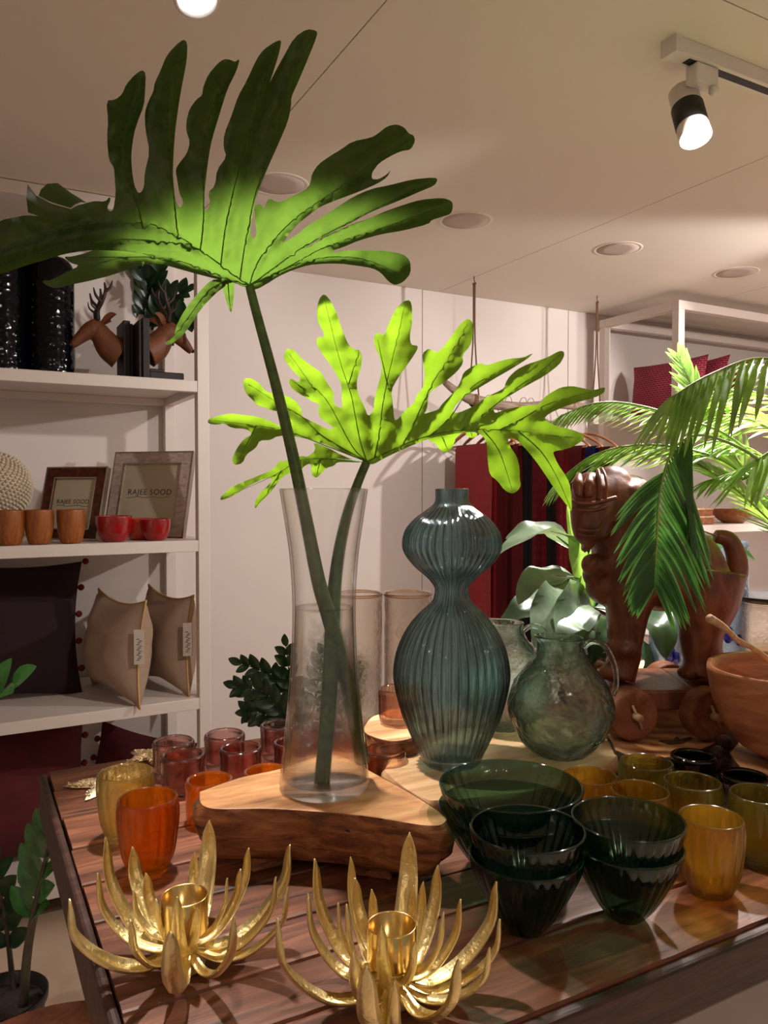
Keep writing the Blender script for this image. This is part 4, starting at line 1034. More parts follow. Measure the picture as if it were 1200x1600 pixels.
# ------------------------------------------------------------------ carved horse on wheels
HZ = 1.385
def hp(x, y, dz=0): return P(x, y, HZ + dz)
hb = onz(1030, 1138, 1.0068); hb.z = 1.0068
horse = thing('wooden_horse', hb, 'carved brown wooden toy horse on a wheeled platform', 'horse figure')
k = HZ / FP
def remesh(o, vox, sm=4):
    r = o.modifiers.new('r', 'REMESH'); r.mode = 'VOXEL'; r.voxel_size = vox; r.use_smooth_shade = True
    s = o.modifiers.new('s', 'SMOOTH'); s.factor = .5; s.iterations = sm
parts = []
def limb(pts, rad, flat=1): parts.append(tube([hp(*q) for q in pts], [r * k for r in rad], 20, 5, flat=flat))
limb([(1118, 880, .0), (1085, 890, 0), (1040, 895, 0), (1000, 885, -.0), (975, 870, -.005)], [46, 66, 60, 62, 58, 40])      # trunk
limb([(990, 900, -.01), (985, 850, -.02), (972, 800, -.03), (955, 768, -.035)], [62, 60, 52, 44])                                  # neck
limb([(928, 768, -.055), (926, 795, -.065), (924, 825, -.07), (926, 842, -.07)], [33, 34, 29, 23])                                            # face
limb([(958, 765, -.04), (945, 790, -.055), (938, 815, -.06)], [36, 42, 34])
for c, r in (((955, 762, -.04), 34), ((985, 778, -.02), 36), ((922, 765, -.06), 27)): parts.append(ball(hp(*c), r * k, 20, 12))
limb([(918, 845, -.07), (926, 852, -.07)], [18, 16])
for c, r in (((925, 882, -.045), 17), ((943, 885, -.05), 16), ((965, 880, -.04), 15), ((930, 898, -.03), 20), ((945, 915, -.02), 30)): parts.append(ball(hp(*c), r * k, 16, 10))
for dz in (-.03, .055):                                                                                   # front legs
    limb([(985, 920, dz), (980, 960, dz), (976, 1005, dz), (976, 1022, dz), (972, 1040, dz), (966, 1058, dz)], [44, 32, 26, 25, 24, 26])
    parts.append(ball(hp(972, 1012, dz - .006), 28 * k, 16, 10, (1, 1, .7))); parts.append(ball(hp(955, 1050, dz), 18 * k, 14, 8, (1.3, 1, .7)))
for dz in (-.03, .055):                                                                                   # hind legs
    limb([(1112, 890, dz), (1105, 940, dz), (1096, 985, dz), (1096, 1010, dz), (1100, 1035, dz), (1094, 1056, dz)], [52, 46, 33, 30, 29, 32])
    parts.append(ball(hp(1080, 1050, dz), 20 * k, 14, 8, (1.2, 1, .6)))
body = mk('body', join(*parts), M['carved'], horse)
remesh(body, .0042, 5)
tl = mk('tail', tube([hp(1118, 838, .01), hp(1140, 845, .01), (hp(1152, 880, .01)), hp(1146, 920, .01), hp(1136, 960, .01)], [10 * k, 13 * k, 15 * k, 17 * k, 12 * k, 5 * k], 14, 5), M['carved'], horse)
# ears, bridle straps, nostril marks, mane
for x, y, dz in ((1013, 790, -.05), (1000, 772, .0)):
    mk('ear', tube([hp(x - 8, y + 12, dz), hp(x, y, dz - .005), hp(x + 7, y - 2, dz)], [8 * k, 10 * k, 3 * k], 12, 4, flat=.5), M['carved'], horse)
def strap(pts, r=3.0): mk('bridle_strap', tube([hp(q[0], q[1], q[2] - .013) for q in pts], r * k, 8, 5, flat=.8), M['carved'], horse)
strap([(893, 782, -.075), (905, 786, -.090), (928, 786, -.094), (948, 781, -.095), (962, 777, -.09)], 3.4)
strap([(895, 793, -.08), (908, 797, -.092), (930, 797, -.096), (950, 791, -.095)], 2.4)
strap([(936, 780, -.095), (937, 762, -.088), (936, 744, -.075), (934, 735, -.055)], 3.2)
strap([(946, 779, -.095), (948, 760, -.088), (945, 742, -.072), (940, 732, -.050)], 2.4)
strap([(903, 826, -.09), (915, 829, -.098), (930, 829, -.096), (938, 826, -.09)], 2.6)
strap([(903, 834, -.088), (915, 837, -.094), (930, 837, -.092)], 2.0)
strap([(1050, 830, -.05), (1090, 828, -.055), (1120, 838, -.05)], 1.5)
for x in (905, 922): mk('forelock', tube([hp(x, 742, -.074), hp(x - 2, 758, -.094), hp(x - 1, 776, -.099)], [4 * k, 9 * k, 5 * k], 10, 4), M['carved'], horse)
# platform
pf0, pf1 = hp(925, 1062, -.075), hp(1150, 1062, -.075)
pc = (pf0 + pf1) / 2 + FH * .08; pc.z = hp(1000, 1062).z - .010
ln = (pf1 - pf0).length
mk('platform', box(pc, (ln, .165, .022), .003, -YAW), M['carved'], horse, smooth=False)
zt = pc.z + .011
mk('platform_rim', box(pc - FH * .084 + Vector((0, 0, -.006)), (ln, .006, .030), .002, -YAW), M['carved'], horse, smooth=False)
WR = .0425
for x in (-.062, .066):
    for s in (-1, 1):
        c = pc + RT * x + FH * (s * .098); c.z = 1.0072 + WR
        ax = FH * s
        q = Vector((0, 0, 1)).rotation_difference(ax + RT * (.22 if s < 0 else -.22)).to_matrix().to_4x4()
        T = Matrix.Translation(c) @ q
        wv = lathe([(0, .0155), (.009, .0155), (.010, .0165), (.036, .0165), (WR - .002, .0160), (WR, .013), (WR, -.016), (WR - .003, -.0185), (0, -.0185)], 40, lambda a, i, r, z: r * (1 + .006 * math.sin(3 * a + i) + .004 * math.sin(7 * a)))
        wh = mk('wheel', xf(wv, T), M['wheelwood'], horse)
        mk('axle_peg', xf(tube([(0, 0, .0), (0, 0, .032)], .0065, 12, 1), T), M['peg'], wh)
        mk('cotter_pin', xf(tube([(0, -.021, .023), (0, .021, .023)], .0022, 8, 1), T @ Matrix.Rotation(.15, 4, 'Z')), M['peg'], wh)
    cz = pc + RT * x; cz.z = 1.0072 + WR
    mk('axle', tube([cz - FH * .08, cz + FH * .08], .008, 10, 1), M['carved'], horse)
    mk('axle_block', box(cz + Vector((0, 0, .018)), (.03, .15, .036), .002, -YAW), M['carved'], horse, smooth=False)

# ------------------------------------------------------------------ wooden bowl on a stump, twig handle
slab('wood_stump', [(1140, 1176), (1160, 1200), (1200, 1215), (1290, 1225), (1340, 1170), (1300, 1110), (1240, 1112), (1180, 1135)], 1.012, .0515, (M['slice'], M['bark']), 'dark rough stump under the wooden bowl at the right edge', 'wood stump', .9, amp=.006)
tri = [onz(x, y, 1.006) for x, y in ((1110, 1152), (1133, 1150), (1152, 1158), (1146, 1172))]
bt = [onz(x, y, TAB + .001) + Vector((0, 0, 0)) for x, y in ((1124, 1214), (1140, 1218))]
wc = P(1240, 1048, 1.175); wc.z = 1.0135
wb_ = mk('wooden_bowl', lathe([(0, .0), (.03, .0), (.045, .004), (.075, .022), (.100, .055), (.115, .095), (.121, .132), (.120, .140), (.1135, .139), (.108, .128), (.100, .092), (.085, .055), (.06, .03), (0, .022)], 72,
    lambda a, i, r, z: r * (1 + .03 * math.cos(2 * a + .6) + .01 * math.sin(5 * a))), M['bowlwood'], world=False, loc=wc)
setp(wb_, 'deep carved wooden bowl with wavy grain at the right edge', 'bowl')
td = thing('twig_ladle', P(1240, 1065, 1.22), 'thin pale twig handle leaning out of the wooden bowl', 'ladle')
mk('handle', tube([P(1108, 966, 1.10), P(1125, 976, 1.11), P(1140, 988, 1.12), P(1152, 1000, 1.13), P(1175, 1012, 1.15), P(1200, 1030, 1.18), P(1240, 1060, 1.21)], [.0065, .0055, .0042, .0045, .004, .0045, .006], 12, 6), M['peg'], td)
mk('scoop', ball(P(1246, 1072, 1.22), .022, 16, 10, (1, 1, .5)), M['peg'], td)
# knobbly burl between log slice and bowl
kb = P(1130, 1150, 1.235); kb.z = TAB + .001
kn = thing('wood_burl', kb, 'small knobbly dark wood burl between log slice and bowl', 'wood piece')
mk('burl', join(ball(kb + Vector((0, 0, .028)), .022, 14, 10), ball(kb + Vector((.008, .004, .056)), .013, 12, 8), ball(kb + Vector((-.012, 0, .044)), .012, 12, 8)), M['bark'], kn)

# blue textured glass, clear things and boards behind the horse
cbp = onz(1110, 1036, 1.0); 
slab('wood_board', None, 1.0, .0395, (M['pale'], M['pale']), 'pale wood board under the blue glass cylinders', 'wood board', .98, world=[Vector((x, y, 1.0)) for x, y in ((1.36, 1.19), (1.85, 1.19), (1.85, 1.36), (1.36, 1.36))], amp=.001, div=6)
def bluecyl(r, h): return lambda: vessel([(r * .93, 0), (r, .004), (r, h * .3), (r, h * .7), (r, h)], .004, .012, 5, 64, rough=lambda a, i, rr, z: .001 * noise.noise(Vector((math.cos(a) * 8, math.sin(a) * 8, z * 80))))
for key, x, Z, r, h, lab in (('b1', 1124, 1.80, .060, .300, 'tall pale blue textured glass cylinder behind the horse tail'), ('b2', 1040, 1.72, .036, .20, 'short blue textured glass cylinder seen under the horse belly')):
    p = P(x, 1040, Z); p.z = 1.0006
    o = thing('blue_cylinder', p, lab, 'vase')
    vf = bluecyl(r, h)(); mk('glass_body', move(vf, p), M['blueglass'], o)
    mk('colour_blob', join(*[ball(p - FH * r * .97 + RT * (r * a) + Vector((0, 0, b)), c, 12, 8, (1, .5, 1.2)) for a, b, c in ((-.1, h * .32, .016), (.3, h * .28, .011), (-.4, h * .38, .010))]), M['cobalt'], o)
    mk('base_ring', move(lathe([(r * .9, .0125), (r * .92, .02), (0, .021)], 32), p), M['cobalt'], o)
p = P(1198, 1000, 1.75); p.z = TAB + .0006
o = thing('glass_hurricane', p, 'clear rippled glass hurricane jar at the far right behind the bowl', 'jar')
mk('glass_body', move(vessel([(.05, 0), (.062, .004), (.066, .08), (.064, .15), (.058, .19), (.064, .205)], .004, .012, 5, 64), p), M['bubble'], o)
p = P(1200, 910, 1.75); p.z = TAB + .2085
tr = mk('wooden_dish', lathe([(0, 0), (.05, 0), (.075, .012), (.078, .016), (.072, .016), (.05, .006), (0, .005)], 40), M['dark'], world=False, loc=P(1200, 1000, 1.75).xy.to_3d() + Vector((0, 0, TAB + .2078)))
setp(tr, 'shallow dark wooden dish lying on the glass hurricane jar', 'dish')

# ------------------------------------------------------------------ left shelf contents
Z1, Z2, Z3, Z4 = 1.805, 1.24, .675, .11
def onshelf(x, Y, z): p = onY(x, 800, Y); p.z = z; return p
for x, Y, r, h, lab in ((83, 2.98, .078, .42, 'tall black hammered vase with rounded shoulders on the top shelf'), (3, 2.98, .086, .45, 'tall black hammered vase at the left edge of the top shelf')):
    p = onshelf(x, Y, Z1 + .0006)
    o = mk('hammered_vase', lathe(smoothprof([(.0, 0), (r * .9, 0), (r, .012), (r * 1.0, h * .5), (r * 1.0, h * .86), (r * .93, h * .95), (r * .7, h), (r * .55, h * .99), (r * .5, h * .9), (0, h * .88)], 4), 64,
        lambda a, i, rr, z: rr + .0010 * noise.noise(Vector((math.cos(a) * 6, math.sin(a) * 6, z * 50)))), M['blackvase'], world=False, loc=p)
    setp(o, lab, 'vase', 'black hammered vases')

# deer bookends
def deer(px, Y, d, lab, tall):
    b = onshelf(px, Y, Z1 + .0006); o = thing('deer_bookend', b, lab, 'bookend', 'deer head bookends')
    X = Vector((d, 0, 0))
    mk('plate', box(b + Vector((-d * .012, 0, .105)), (.024, .135, .21), .003), M['dark'], o, smooth=False)
    mk('rim', box(b + Vector((-d * .030, 0, .102)), (.012, .115, .2), .003), M['dark'], o, smooth=False)
    if tall: mk('foot', join(box(b + X * .06 + Vector((0, 0, .014)), (.12, .12, .028), .004), box(b + X * .03 + Vector((0, 0, .034)), (.05, .08, .012), .003)), M['dark'], o, smooth=False)
    def q(a, z, y=0): return b + X * a * 1.12 + Vector((0, y, .012 + (z - .1) * 1.05 + .1))
    ps = [tube([q(0, .09), q(.03, .11), q(.055, .145), q(.068, .172)], [.058, .050, .038, .030], 18, 5),
          tube([q(.055, .170), q(.085, .165), q(.115, .138), q(.138, .112), q(.146, .106)], [.027, .031, .022, .0145, .012], 18, 5),
          ball(q(.075, .172), .030, 16, 10)]
    hd = mk('head', join(*ps), M['deer'], o); remesh(hd, .004, 3)
    for s in (-1, 1):
        mk('ear', leafsheet([q(.055, .185, s * .022), q(.035, .205, s * .042), q(.018, .212, s * .058)], .013, (0, -1, .3), .6, 2, 4, prof=[.5, 1, .9, .05]), M['deer'], o)
        A = [q(.068, .195, s * .016), q(.070, .225, s * .026), q(.060, .250, s * .042), q(.050, .285, s * .050), q(.052, .315, s * .046)]
        an = [tube(A, [.0085, .0075, .007, .006, .003], 8, 4), tube([A[1], q(.088, .24, s * .03), q(.092, .262, s * .03)], [.0045, .003, .001], 8, 4),
              tube([A[2], q(.078, .27, s * .046), q(.084, .295, s * .044)], [.0065, .005, .002], 8, 4), tube([A[3], q(.036, .30, s * .055), q(.030, .322, s * .055)], [.006, .0045, .002], 8, 4)]
        mk('antler', join(*an), M['antler'], o)
        mk('eye', ball(q(.088, .172, s * .024), .005, 10, 6), M['blackpot'], o)
    mk('nose', ball(q(.149, .107), .009, 12, 8, (.8, 1, .8)), M['antler'], o)
deer(190, 2.93, -1, 'deer head bookend facing left on the top shelf', False)
deer(230, 2.85, 1, 'deer head bookend facing right on the top shelf', True)
zb3 = onshelf(212, 3.12, Z1 + .0006)
zr = thing('zz_plant', zb3, 'dark glossy plant behind the deer head bookends', 'plant')
mk('pot', move(lathe([(0, 0), (.045, 0), (.055, .10), (.058, .11), (.053, .11), (0, .10)], 28), zb3), M['blackpot'], zr)
for pts in ([(215, 540, 3.25), (226, 490, 3.2), (228, 450, 3.18), (212, 410, 3.15)], [(225, 540, 3.25), (245, 500, 3.2), (262, 470, 3.15), (290, 455, 3.1)],
            [(215, 540, 3.25), (232, 500, 3.22), (242, 460, 3.2), (250, 415, 3.18)], [(222, 540, 3.2), (265, 520, 3.1), (285, 500, 3.05), (300, 505, 3.0)]):
    zzstem(zr, [P(*q) for q in pts], 7, .085, .021, 'zzdark', 'zzdark', .006, .25, tuple(-FH), 50)

# photo frames
def frame(px, Y, w, h, fw, yaw, lean, inner, lab, ts):
    b = onshelf(px, Y, Z2 + .0006); o = thing('photo_frame', b, lab, 'photo frame')
    T = Matrix.Translation(b) @ Matrix.Rotation(yaw, 4, 'Z') @ Matrix.Rotation(-lean, 4, 'X')
    def bx(a, c, bev=0): return xf(box2(a, c, bev), T)
    t = .018
    mk('border', join(bx((-w / 2, 0, 0), (w / 2, t, fw), .001), bx((-w / 2, 0, h - fw), (w / 2, t, h), .001), bx((-w / 2, 0, fw), (-w / 2 + fw, t, h - fw), .001), bx((w / 2 - fw, 0, fw), (w / 2, t, h - fw), .001)), inner, o, smooth=False)
    e = .0045
    def rim(x0, x1, z0, z1, y0): return join(bx((x0, y0, z0), (x1, y0 + .003, z0 + e)), bx((x0, y0, z1 - e), (x1, y0 + .003, z1)), bx((x0, y0, z0), (x0 + e, y0 + .003, z1)), bx((x1 - e, y0, z0), (x1, y0 + .003, z1)))
    mk('outer_rim', rim(-w / 2 - .002, w / 2 + .002, -.0, h + .002, -.003), M['silver'], o, smooth=False)
    mk('side_band', bx((w / 2, -.002, 0), (w / 2 + .003, t, h)), M['silver'], o, smooth=False); mk('side_band', bx((-w / 2 - .003, -.002, 0), (-w / 2, t, h)), M['silver'], o, smooth=False)
    mk('inner_rim', rim(-w / 2 + fw - e, w / 2 - fw + e, fw - e, h - fw + e, -.003), M['silver'], o, smooth=False)
    pa = mk('paper', bx((-w / 2 + fw, .006, fw), (w / 2 - fw, .008, h - fw)), M['cream'], o, smooth=False)
    cu = bpy.data.curves.new('lettering', 'FONT'); cu.body = 'RAJEE SOOD'; cu.size = ts; cu.align_x = 'CENTER'; cu.extrude = .0002; cu.space_character = 1.1
    tmp = bpy.data.objects.new('tmp', cu); C.objects.link(tmp)
    dg = bpy.context.evaluated_depsgraph_get(); me = bpy.data.meshes.new_from_object(tmp.evaluated_get(dg))
    bpy.data.objects.remove(tmp)
    TT = T @ Matrix.Translation((0, .0055, h * .50)) @ Matrix.Rotation(R(90), 4, 'X')
    vs = [TT @ v.co for v in me.vertices]; fs = [tuple(p.vertices) for p in me.polygons]
    under = tube([T @ Vector((x, .005, h * .47 + .0025 * math.sin(x * 90))) for x in [(-.5 + i / 12) * ts * 6.0 for i in range(13)]], .0007, 5, 2)
    mk('lettering', join((vs, fs), under), M['ink'], o, smooth=False)
    mk('easel_leg', tube([T @ Vector((0, t, h * .6)), Vector((b.x, b.y, b.z)) + Matrix.Rotation(yaw, 3, 'Z') @ Vector((0, t + .10, .006))], .004, 6, 1), M['dark'], o)
frame(222, 3.0, .335, .335, .048, R(-44), R(15), M['pearl'], 'larger photo frame with a pearly shell border on the shelf', .031)
frame(102, 3.0, .255, .270, .042, R(-44), R(15), M['tortoise'], 'smaller photo frame with a dark tortoiseshell border on the shelf', .0225)

# cups and bowls
CUP = [(.028, 0), (.034, .006), (.042, .04), (.046, .08), (.046, .112)]
for x, lab in ((15, 'turned wooden cup at the left edge of the middle shelf'), (61, 'turned wooden cup second from left on the middle shelf'), (111, 'turned wooden cup in front of the small photo frame')):
    p = onshelf(x, 2.80, Z2 + .0006)
    put('wooden_cup', 'wcup', lambda: vessel(CUP, .004, .01, 5, 48), M['cupwood'], p, lab, 'cup', 'turned wooden cups')
RB = [(.030, 0), (.040, .004), (.054, .030), (.060, .062), (.060, .088)]
for x, Y, sc, mt, key, lab in ((178, 2.82, 1.0, 'ceramic_red', 'rb1', 'wide red lacquer bowl, left of the small red ones'), (218, 2.88, .86, 'ceramic_orange', 'rb2', 'orange red lacquer bowl between the two darker red ones'), (243, 2.82, .86, 'ceramic_red', 'rb1', 'red lacquer bowl in front of the large photo frame')):
    p = onshelf(x, Y, Z2 + .0006)
    put('lacquer_bowl', key, lambda: vessel(RB, .003, .006, 5, 48), M[mt], p, lab, 'bowl', 'red lacquer bowls', sc=sc)
cbx = onshelf(-10, 2.98, Z2 + .0006)
co = thing('coral_ball', cbx, 'cream textured ball made of small knobs on the middle shelf', 'ornament')
cc_ = cbx + Vector((0, 0, .185))
mk('stand', move(lathe([(0, 0), (.05, 0), (.05, .008), (.02, .02), (.02, .06), (0, .065)], 24), cbx), M['coral'], co)
mk('ball_core', ball(cc_, .118, 32, 20), M['coral'], co)
kv, kf = [], []
for i in range(900):
    y = 1 - 2 * (i + .5) / 900; a = i * 2.399963; r = math.sqrt(1 - y * y); d = Vector((r * math.cos(a), r * math.sin(a), y))
    if d.y > .35: continue
    b = ball(cc_ + d * .121, .0062, 6, 4); n0 = len(kv); kv += b[0]; kf += [tuple(j + n0 for j in f) for f in b[1]]
s = mk('knobs', (kv, kf), M['coral'], co); s['kind'] = 'stuff'

# cushions
def pillow(w, h, t, n=22, pinch=.10, drop=0):
    V, F = [], []; q = n + 1
    for s in (1, -1):
        for i in range(q):
            for j in range(q):
                u, v = -1 + 2 * i / n, -1 + 2 * j / n
                a = (1 - abs(u) ** 2.4) ** .55 * (1 - abs(v) ** 2.4) ** .55
                x = w / 2 * u * (1 - pinch * (1 - v * v)); z = h / 2 * v * (1 - pinch * (1 - u * u))
                nz = .02 * noise.noise(Vector((u * 2, v * 2, s * 3))) * a * t * 4
                V.append(Vector((x, s * (t / 2 * a) + nz, z)))
    for s in range(2):
        for i in range(n):
            for j in range(n):
                a = s * q * q + i * q + j; f = (a, a + 1, a + q + 1, a + q)
                F.append(f if s else f[::-1])
    return V, F
def seam(w, h, pinch, a, b, n=14):
    out = []
    for i in range(n + 1):
        u = a[0] + (b[0] - a[0]) * i / n; v = a[1] + (b[1] - a[1]) * i / n
        out.append(Vector((w / 2 * u * (1 - pinch * (1 - v * v)), 0, h / 2 * v * (1 - pinch * (1 - u * u)))))
    return out
def cushion(loc, w, h, t, yaw, lean, mat, lab, grp=None, pinch=.10, pip=None, pom=None, tag=None, roll=0):
    o = thing('cushion', loc, lab, 'cushion', grp)
    T = Matrix.Translation(loc) @ Matrix.Rotation(yaw, 4, 'Z') @ Matrix.Rotation(lean, 4, 'X') @ Matrix.Translation((0, 0, h / 2)) @ Matrix.Rotation(roll, 4, 'Y')
    mk('cover', xf(pillow(w, h, t, pinch=pinch), T), mat, o)
    if pip:
        ps = []
        for a, b in (((-1, -1), (1, -1)), ((1, -1), (1, 1)), ((1, 1), (-1, 1)), ((-1, 1), (-1, -1))):
            ps.append(tube([T @ v for v in seam(w, h, pinch, a, b)], .0035, 6, 1))
        mk('piping', join(*ps), pip, o)
    if pom:
        for s in (-1, 1):
            for i in range(6):
                v = -1 + 2 * i / 5; c = seam(w, h, pinch, (s, v), (s, v), 1)[0] + Vector((s * .012, 0, 0))
                mk('pompom', ball(T @ c, .0125, 10, 7), pom, o)
    if tag:
        c = T @ (seam(w, h, pinch, (1, .55), (1, .55), 1)[0])
        c = Vector(c) + Vector((-.012, -.016, -.075))
        n_ = Matrix.Translation(c) @ Matrix.Rotation(tag, 4, 'Z')
        g = mk('price_tag', xf(box((0, 0, 0), (.034, .0016, .12)), n_), M['tag'], o, smooth=False)
        mk('print', xf(join(*[box((.004 * ((i % 3) - 1), -.0013, -.045 + .006 * i), (.010, .0008, .0022)) for i in range(5 if yaw > 1.45 else 13)]), n_), M['ink'], g, smooth=False)
cushion(onshelf(219, 2.94, Z3 + .001) + Vector((-.095, 0, -.006)), .44, .37, .20, R(-78), R(-4), M['beige'], 'beige linen cushion with tan piping, left one of the shelf pair', 'beige cushions on the shelf', pinch=.17, pip=M['piping'], tag=R(-10))
cushion(onshelf(292, 2.99, Z3 + .001) + Vector((-.085, 0, -.006)), .42, .37, .18, R(-80), R(-3), M['beige'], 'beige linen cushion with tan piping, nearest the shelf post', 'beige cushions on the shelf', pinch=.17, pip=M['piping'], tag=R(-10))
cushion(onshelf(10, 3.02, Z3 + .001), .52, .50, .17, R(4), R(-14), M['maroon'], 'very dark maroon cushion edged with small red pompoms', 'dark cushions with pompoms', pom=M['pomred'], roll=R(3))
cushion(onshelf(20, 2.98, Z4 + .001), .50, .50, .18, R(4), R(-12), M['redcush'], 'dark red cushion with pompoms on the bottom shelf', 'dark cushions with pompoms', pom=M['pomred'])
cushion(onshelf(205, 3.10, Z4 + .001), .40, .36, .14, R(-30), R(-14), M['redcush'], 'dark red cushion just showing above the table back edge', 'dark cushions with pompoms', pom=M['pomred'], roll=R(12))
cushion(Vector((.0, 0, 0)) + onshelf(-70, 3.05, Z4 + .001), .5, .5, .16, R(10), R(-10), M['redcush'], 'dark red cushion at the left edge of the bottom shelf', 'dark cushions with pompoms') if False else None

# right shelf cushions
ZR = 1.806
cushion(Vector((3.30, 2.95, ZR)), .50, .30, .12, R(-90), R(-6), M['crimson'], 'crimson quilted cushion standing nearest the left side of the right shelf', 'crimson quilted cushions', pinch=.06)
cushion(Vector((3.45, 2.93, ZR)), .48, .31, .12, R(-90), R(-6), M['crimson'], 'crimson quilted cushion, second from the shelf side', 'crimson quilted cushions', pinch=.10)
cushion(Vector((3.60, 2.93, ZR)), .48, .30, .12, R(-88), R(-6), M['crimson'], 'crimson quilted cushion deepest in the right shelf', 'crimson quilted cushions', pinch=.10)
for x, w, h, z0, lab in ((3.36, .17, .045, 0, 'orange brown wooden box at the bottom of the small pile'), (3.36, .15, .040, .0455, 'orange brown wooden box on top of the small pile')):
    bo = thing('wooden_box', (x, 2.80, Z2 + z0), lab, 'box', 'wooden boxes on the right shelf')
    mk('box_body', box((x, 2.80, Z2 + .0008 + z0 + h * .35), (w, .11, h * .7), .003), M['wheelwood'], bo, smooth=False)
    mk('lid', box((x, 2.80, Z2 + .0012 + z0 + h * .84), (w + .004, .114, h * .28), .003), M['peg'], bo, smooth=False)
p = Vector((3.66, 2.80, Z2 + .0006))
setp(mk('carved_bowl', lathe([(0, 0), (.05, 0), (.09, .03), (.12, .07), (.118, .074), (.085, .036), (0, .01)], 48), M['cupwood'], world=False, loc=p), 'wide wooden bowl on the right shelf at the picture edge', 'bowl')
p = Vector((3.24, 2.86, Z2 + .0006))
setp(mk('glass_cylinder', vessel([(.04, 0), (.045, .004), (.045, .06), (.045, .14)], .003, .01, 4, 48), M['bubble'], world=False, loc=p), 'clear glass cylinder on the right shelf beside the wooden boxes', 'vase')

# ------------------------------------------------------------------ hanging rail with clothes
def hpnt(x, Y, z): return Vector((x, Y, z))
YR = 2.98; ZR2 = 1.83
h1 = onz(740, 432, HC); h2 = onz(933, 462, HC)
rail = thing('branch_rail', ((h1.x + h2.x) / 2, YR, ZR2), 'grey driftwood branch hung on ropes as a clothes rail', 'clothes rail')
bpts = [(1.93, ZR2 + .075), (2.0, ZR2 + .035), (h1.x + .02, ZR2), (2.35, ZR2 - .015), (2.6, ZR2 + .01), (h2.x, ZR2 + .0), (3.0, ZR2 + .03)]
mk('branch', tube([(x, YR, z) for x, z in bpts], [.014, .020, .027, .022, .021, .022, .016], 16, 6), M['branch'], rail)
for hx in (h1.x, h2.x):
    mk('rope', join(tube([(hx - .004, YR, HC - .03), (hx - .006, YR, 2.1), (hx - .030, YR, ZR2 + .0)], .0035, 6, 3), tube([(hx + .004, YR, HC - .03), (hx + .006, YR, 2.1), (hx + .030, YR, ZR2)], .0035, 6, 3)), M['rope'], rail)
    mk('rope_knot', lathe([(.027, -.012), (.031, -.006), (.031, .006), (.027, .012)], 16), M['rope'], rail, world=False).matrix_local = Matrix.Translation(Vector((hx, YR, ZR2)) - rail.location) @ Matrix.Rotation(R(90), 4, 'Y')
    mk('ceiling_hook', tube([(hx, YR, HC), (hx, YR, HC - .022), (hx + .010, YR, HC - .032), (hx, YR, HC - .042), (hx - .009, YR, HC - .034)], .0025, 6, 4), M['rope'], rail)
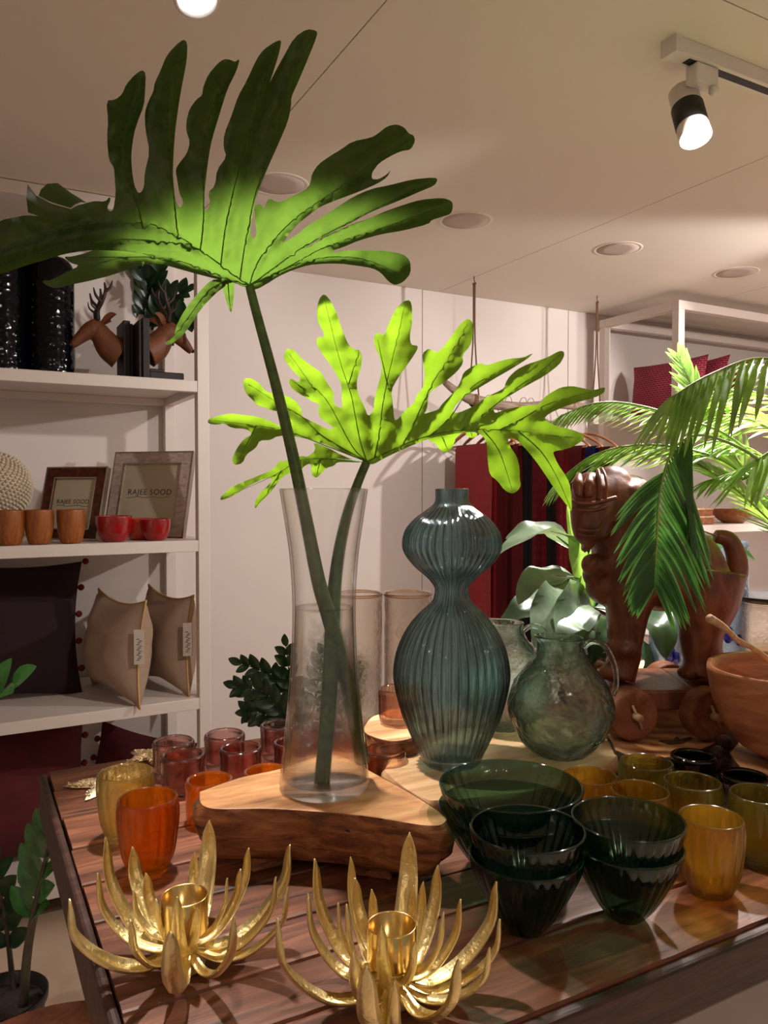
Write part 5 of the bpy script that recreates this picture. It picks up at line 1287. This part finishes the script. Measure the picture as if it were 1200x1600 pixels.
def hanger(x, kind, lab, w, L, swing, mt, i):
    o = thing('clothes_hanger', (x, YR, ZR2 - .16), lab, 'clothes hanger', 'wooden hangers on the branch')
    T = Matrix.Translation((x, YR, ZR2)) @ Matrix.Rotation(swing, 4, 'Z') @ Matrix.Translation((0, 0, -.160))
    def t(*a): return T @ Vector(a)
    mk('arms', tube([t(0, -.215, -.045), t(0, -.17, -.018), t(0, -.08, .018), t(0, 0, .03), t(0, .08, .018), t(0, .17, -.018), t(0, .215, -.045)], [.006, .010, .012, .013, .012, .010, .006], 10, 4, flat=.6), M['hanger'], o)
    mk('bar', tube([t(0, -.19, -.045), t(0, .19, -.045)], .005, 8, 1), M['hanger'], o)
    mk('hook', tube([t(0, 0, .03), t(0, 0, .09), t(0, .016, .125), t(0, .030, .155), t(0, .012, .187), t(0, -.016, .187), t(0, -.030, .162)], .0018, 6, 5), M['silver'], o)
    # folded cloth hung over the bar
    names = {'brocade': 'scarf', 'brocade2': 'scarf', 'redcloth': 'garment', 'blackcloth': 'garment', 'bluecloth': 'garment'}
    lab2 = {0: 'red brocade scarf with a small woven pattern, leftmost on the rail'}.get(i, kind)
    rows = []
    n = 24
    prof = [(-.011, -L), (-.012, -L * .6), (-.011, -.12), (-.009, -.055), (-.004, -.0375), (.004, -.0375), (.009, -.055), (.011, -.12), (.012, -.6 * L), (.011, -L * .97)]
    prof2 = []
    for k2 in range(len(prof) - 1):
        for s in range(4): prof2.append(tuple(prof[k2][m] + (prof[k2 + 1][m] - prof[k2][m]) * s / 4 for m in range(2)))
    prof2.append(prof[-1])
    for px_, pz in prof2:
        row = []
        for k2 in range(n + 1):
            y = -w / 2 + w * k2 / n
            wv = .006 * math.sin(y * 55 + i * 2) * min(1, max(0, (-pz - .06) * 2.5)) + .004 * noise.noise(Vector((y * 9, pz * 3, i)))* min(1, max(0, (-pz - .06) * 4))
            row.append(t(px_ * 1.2 + wv, y, pz - .002))
        rows.append(row)
    g = mk(names[mt], sheet(rows), M[mt], None, loc=(x, YR, ZR2 - .2)); setp(g, lab2, names[mt], 'clothes on the branch rail')
gs = [(2.10, 'brocade', .30, .88), (2.17, 'redcloth', .34, .95), (2.24, 'redcloth', .30, .90), (2.287, 'blackcloth', .33, .98), (2.375, 'brocade2', .32, .95), (2.42, 'blackcloth', .33, .96),
      (2.50, 'brocade2', .33, .90), (2.60, 'redcloth', .34, .92), (2.68, 'bluecloth', .36, .95), (2.78, 'redcloth', .34, .95)]
ordn = ['leftmost', 'second', 'third', 'fourth', 'fifth', 'sixth', 'seventh', 'eighth', 'ninth', 'tenth']
desc = {'brocade': 'red brocade scarf', 'redcloth': 'plain deep red garment', 'blackcloth': 'black garment seen edge-on', 'brocade2': 'crimson patterned scarf', 'bluecloth': 'royal blue garment'}
for i, (x, mt, w, L) in enumerate(gs):
    hanger(x, '%s hanging %s from the left on the branch' % (desc[mt], ordn[i]), 'wooden hanger, %s from the left on the driftwood branch' % ordn[i], w, L, R(rnd.uniform(-1, 1)), mt, i)

# low wooden stool poking in at the bottom left
st = P(75, 1690, 1.0); st.z = 0
sp_ = thing('low_stool', st, 'reddish round wooden stool top just showing at bottom left', 'stool')
hz = onz(75, 1597, .645).z
mk('seat', move(lathe([(0, .615), (.16, .615), (.172, .625), (.172, .638), (.165, .645), (0, .646)], 48), P(75, 1640, 1.02).xy.to_3d() ), M['wheelwood'], sp_)
for kx in range(4):
    a = .8 + kx * math.pi / 2; c0 = P(75, 1640, 1.02).xy.to_3d()
    mk('leg', tube([c0 + Vector((.10 * math.cos(a), .10 * math.sin(a), .62)), c0 + Vector((.14 * math.cos(a), .14 * math.sin(a), .0))], .014, 8, 1), M['wheelwood'], sp_)
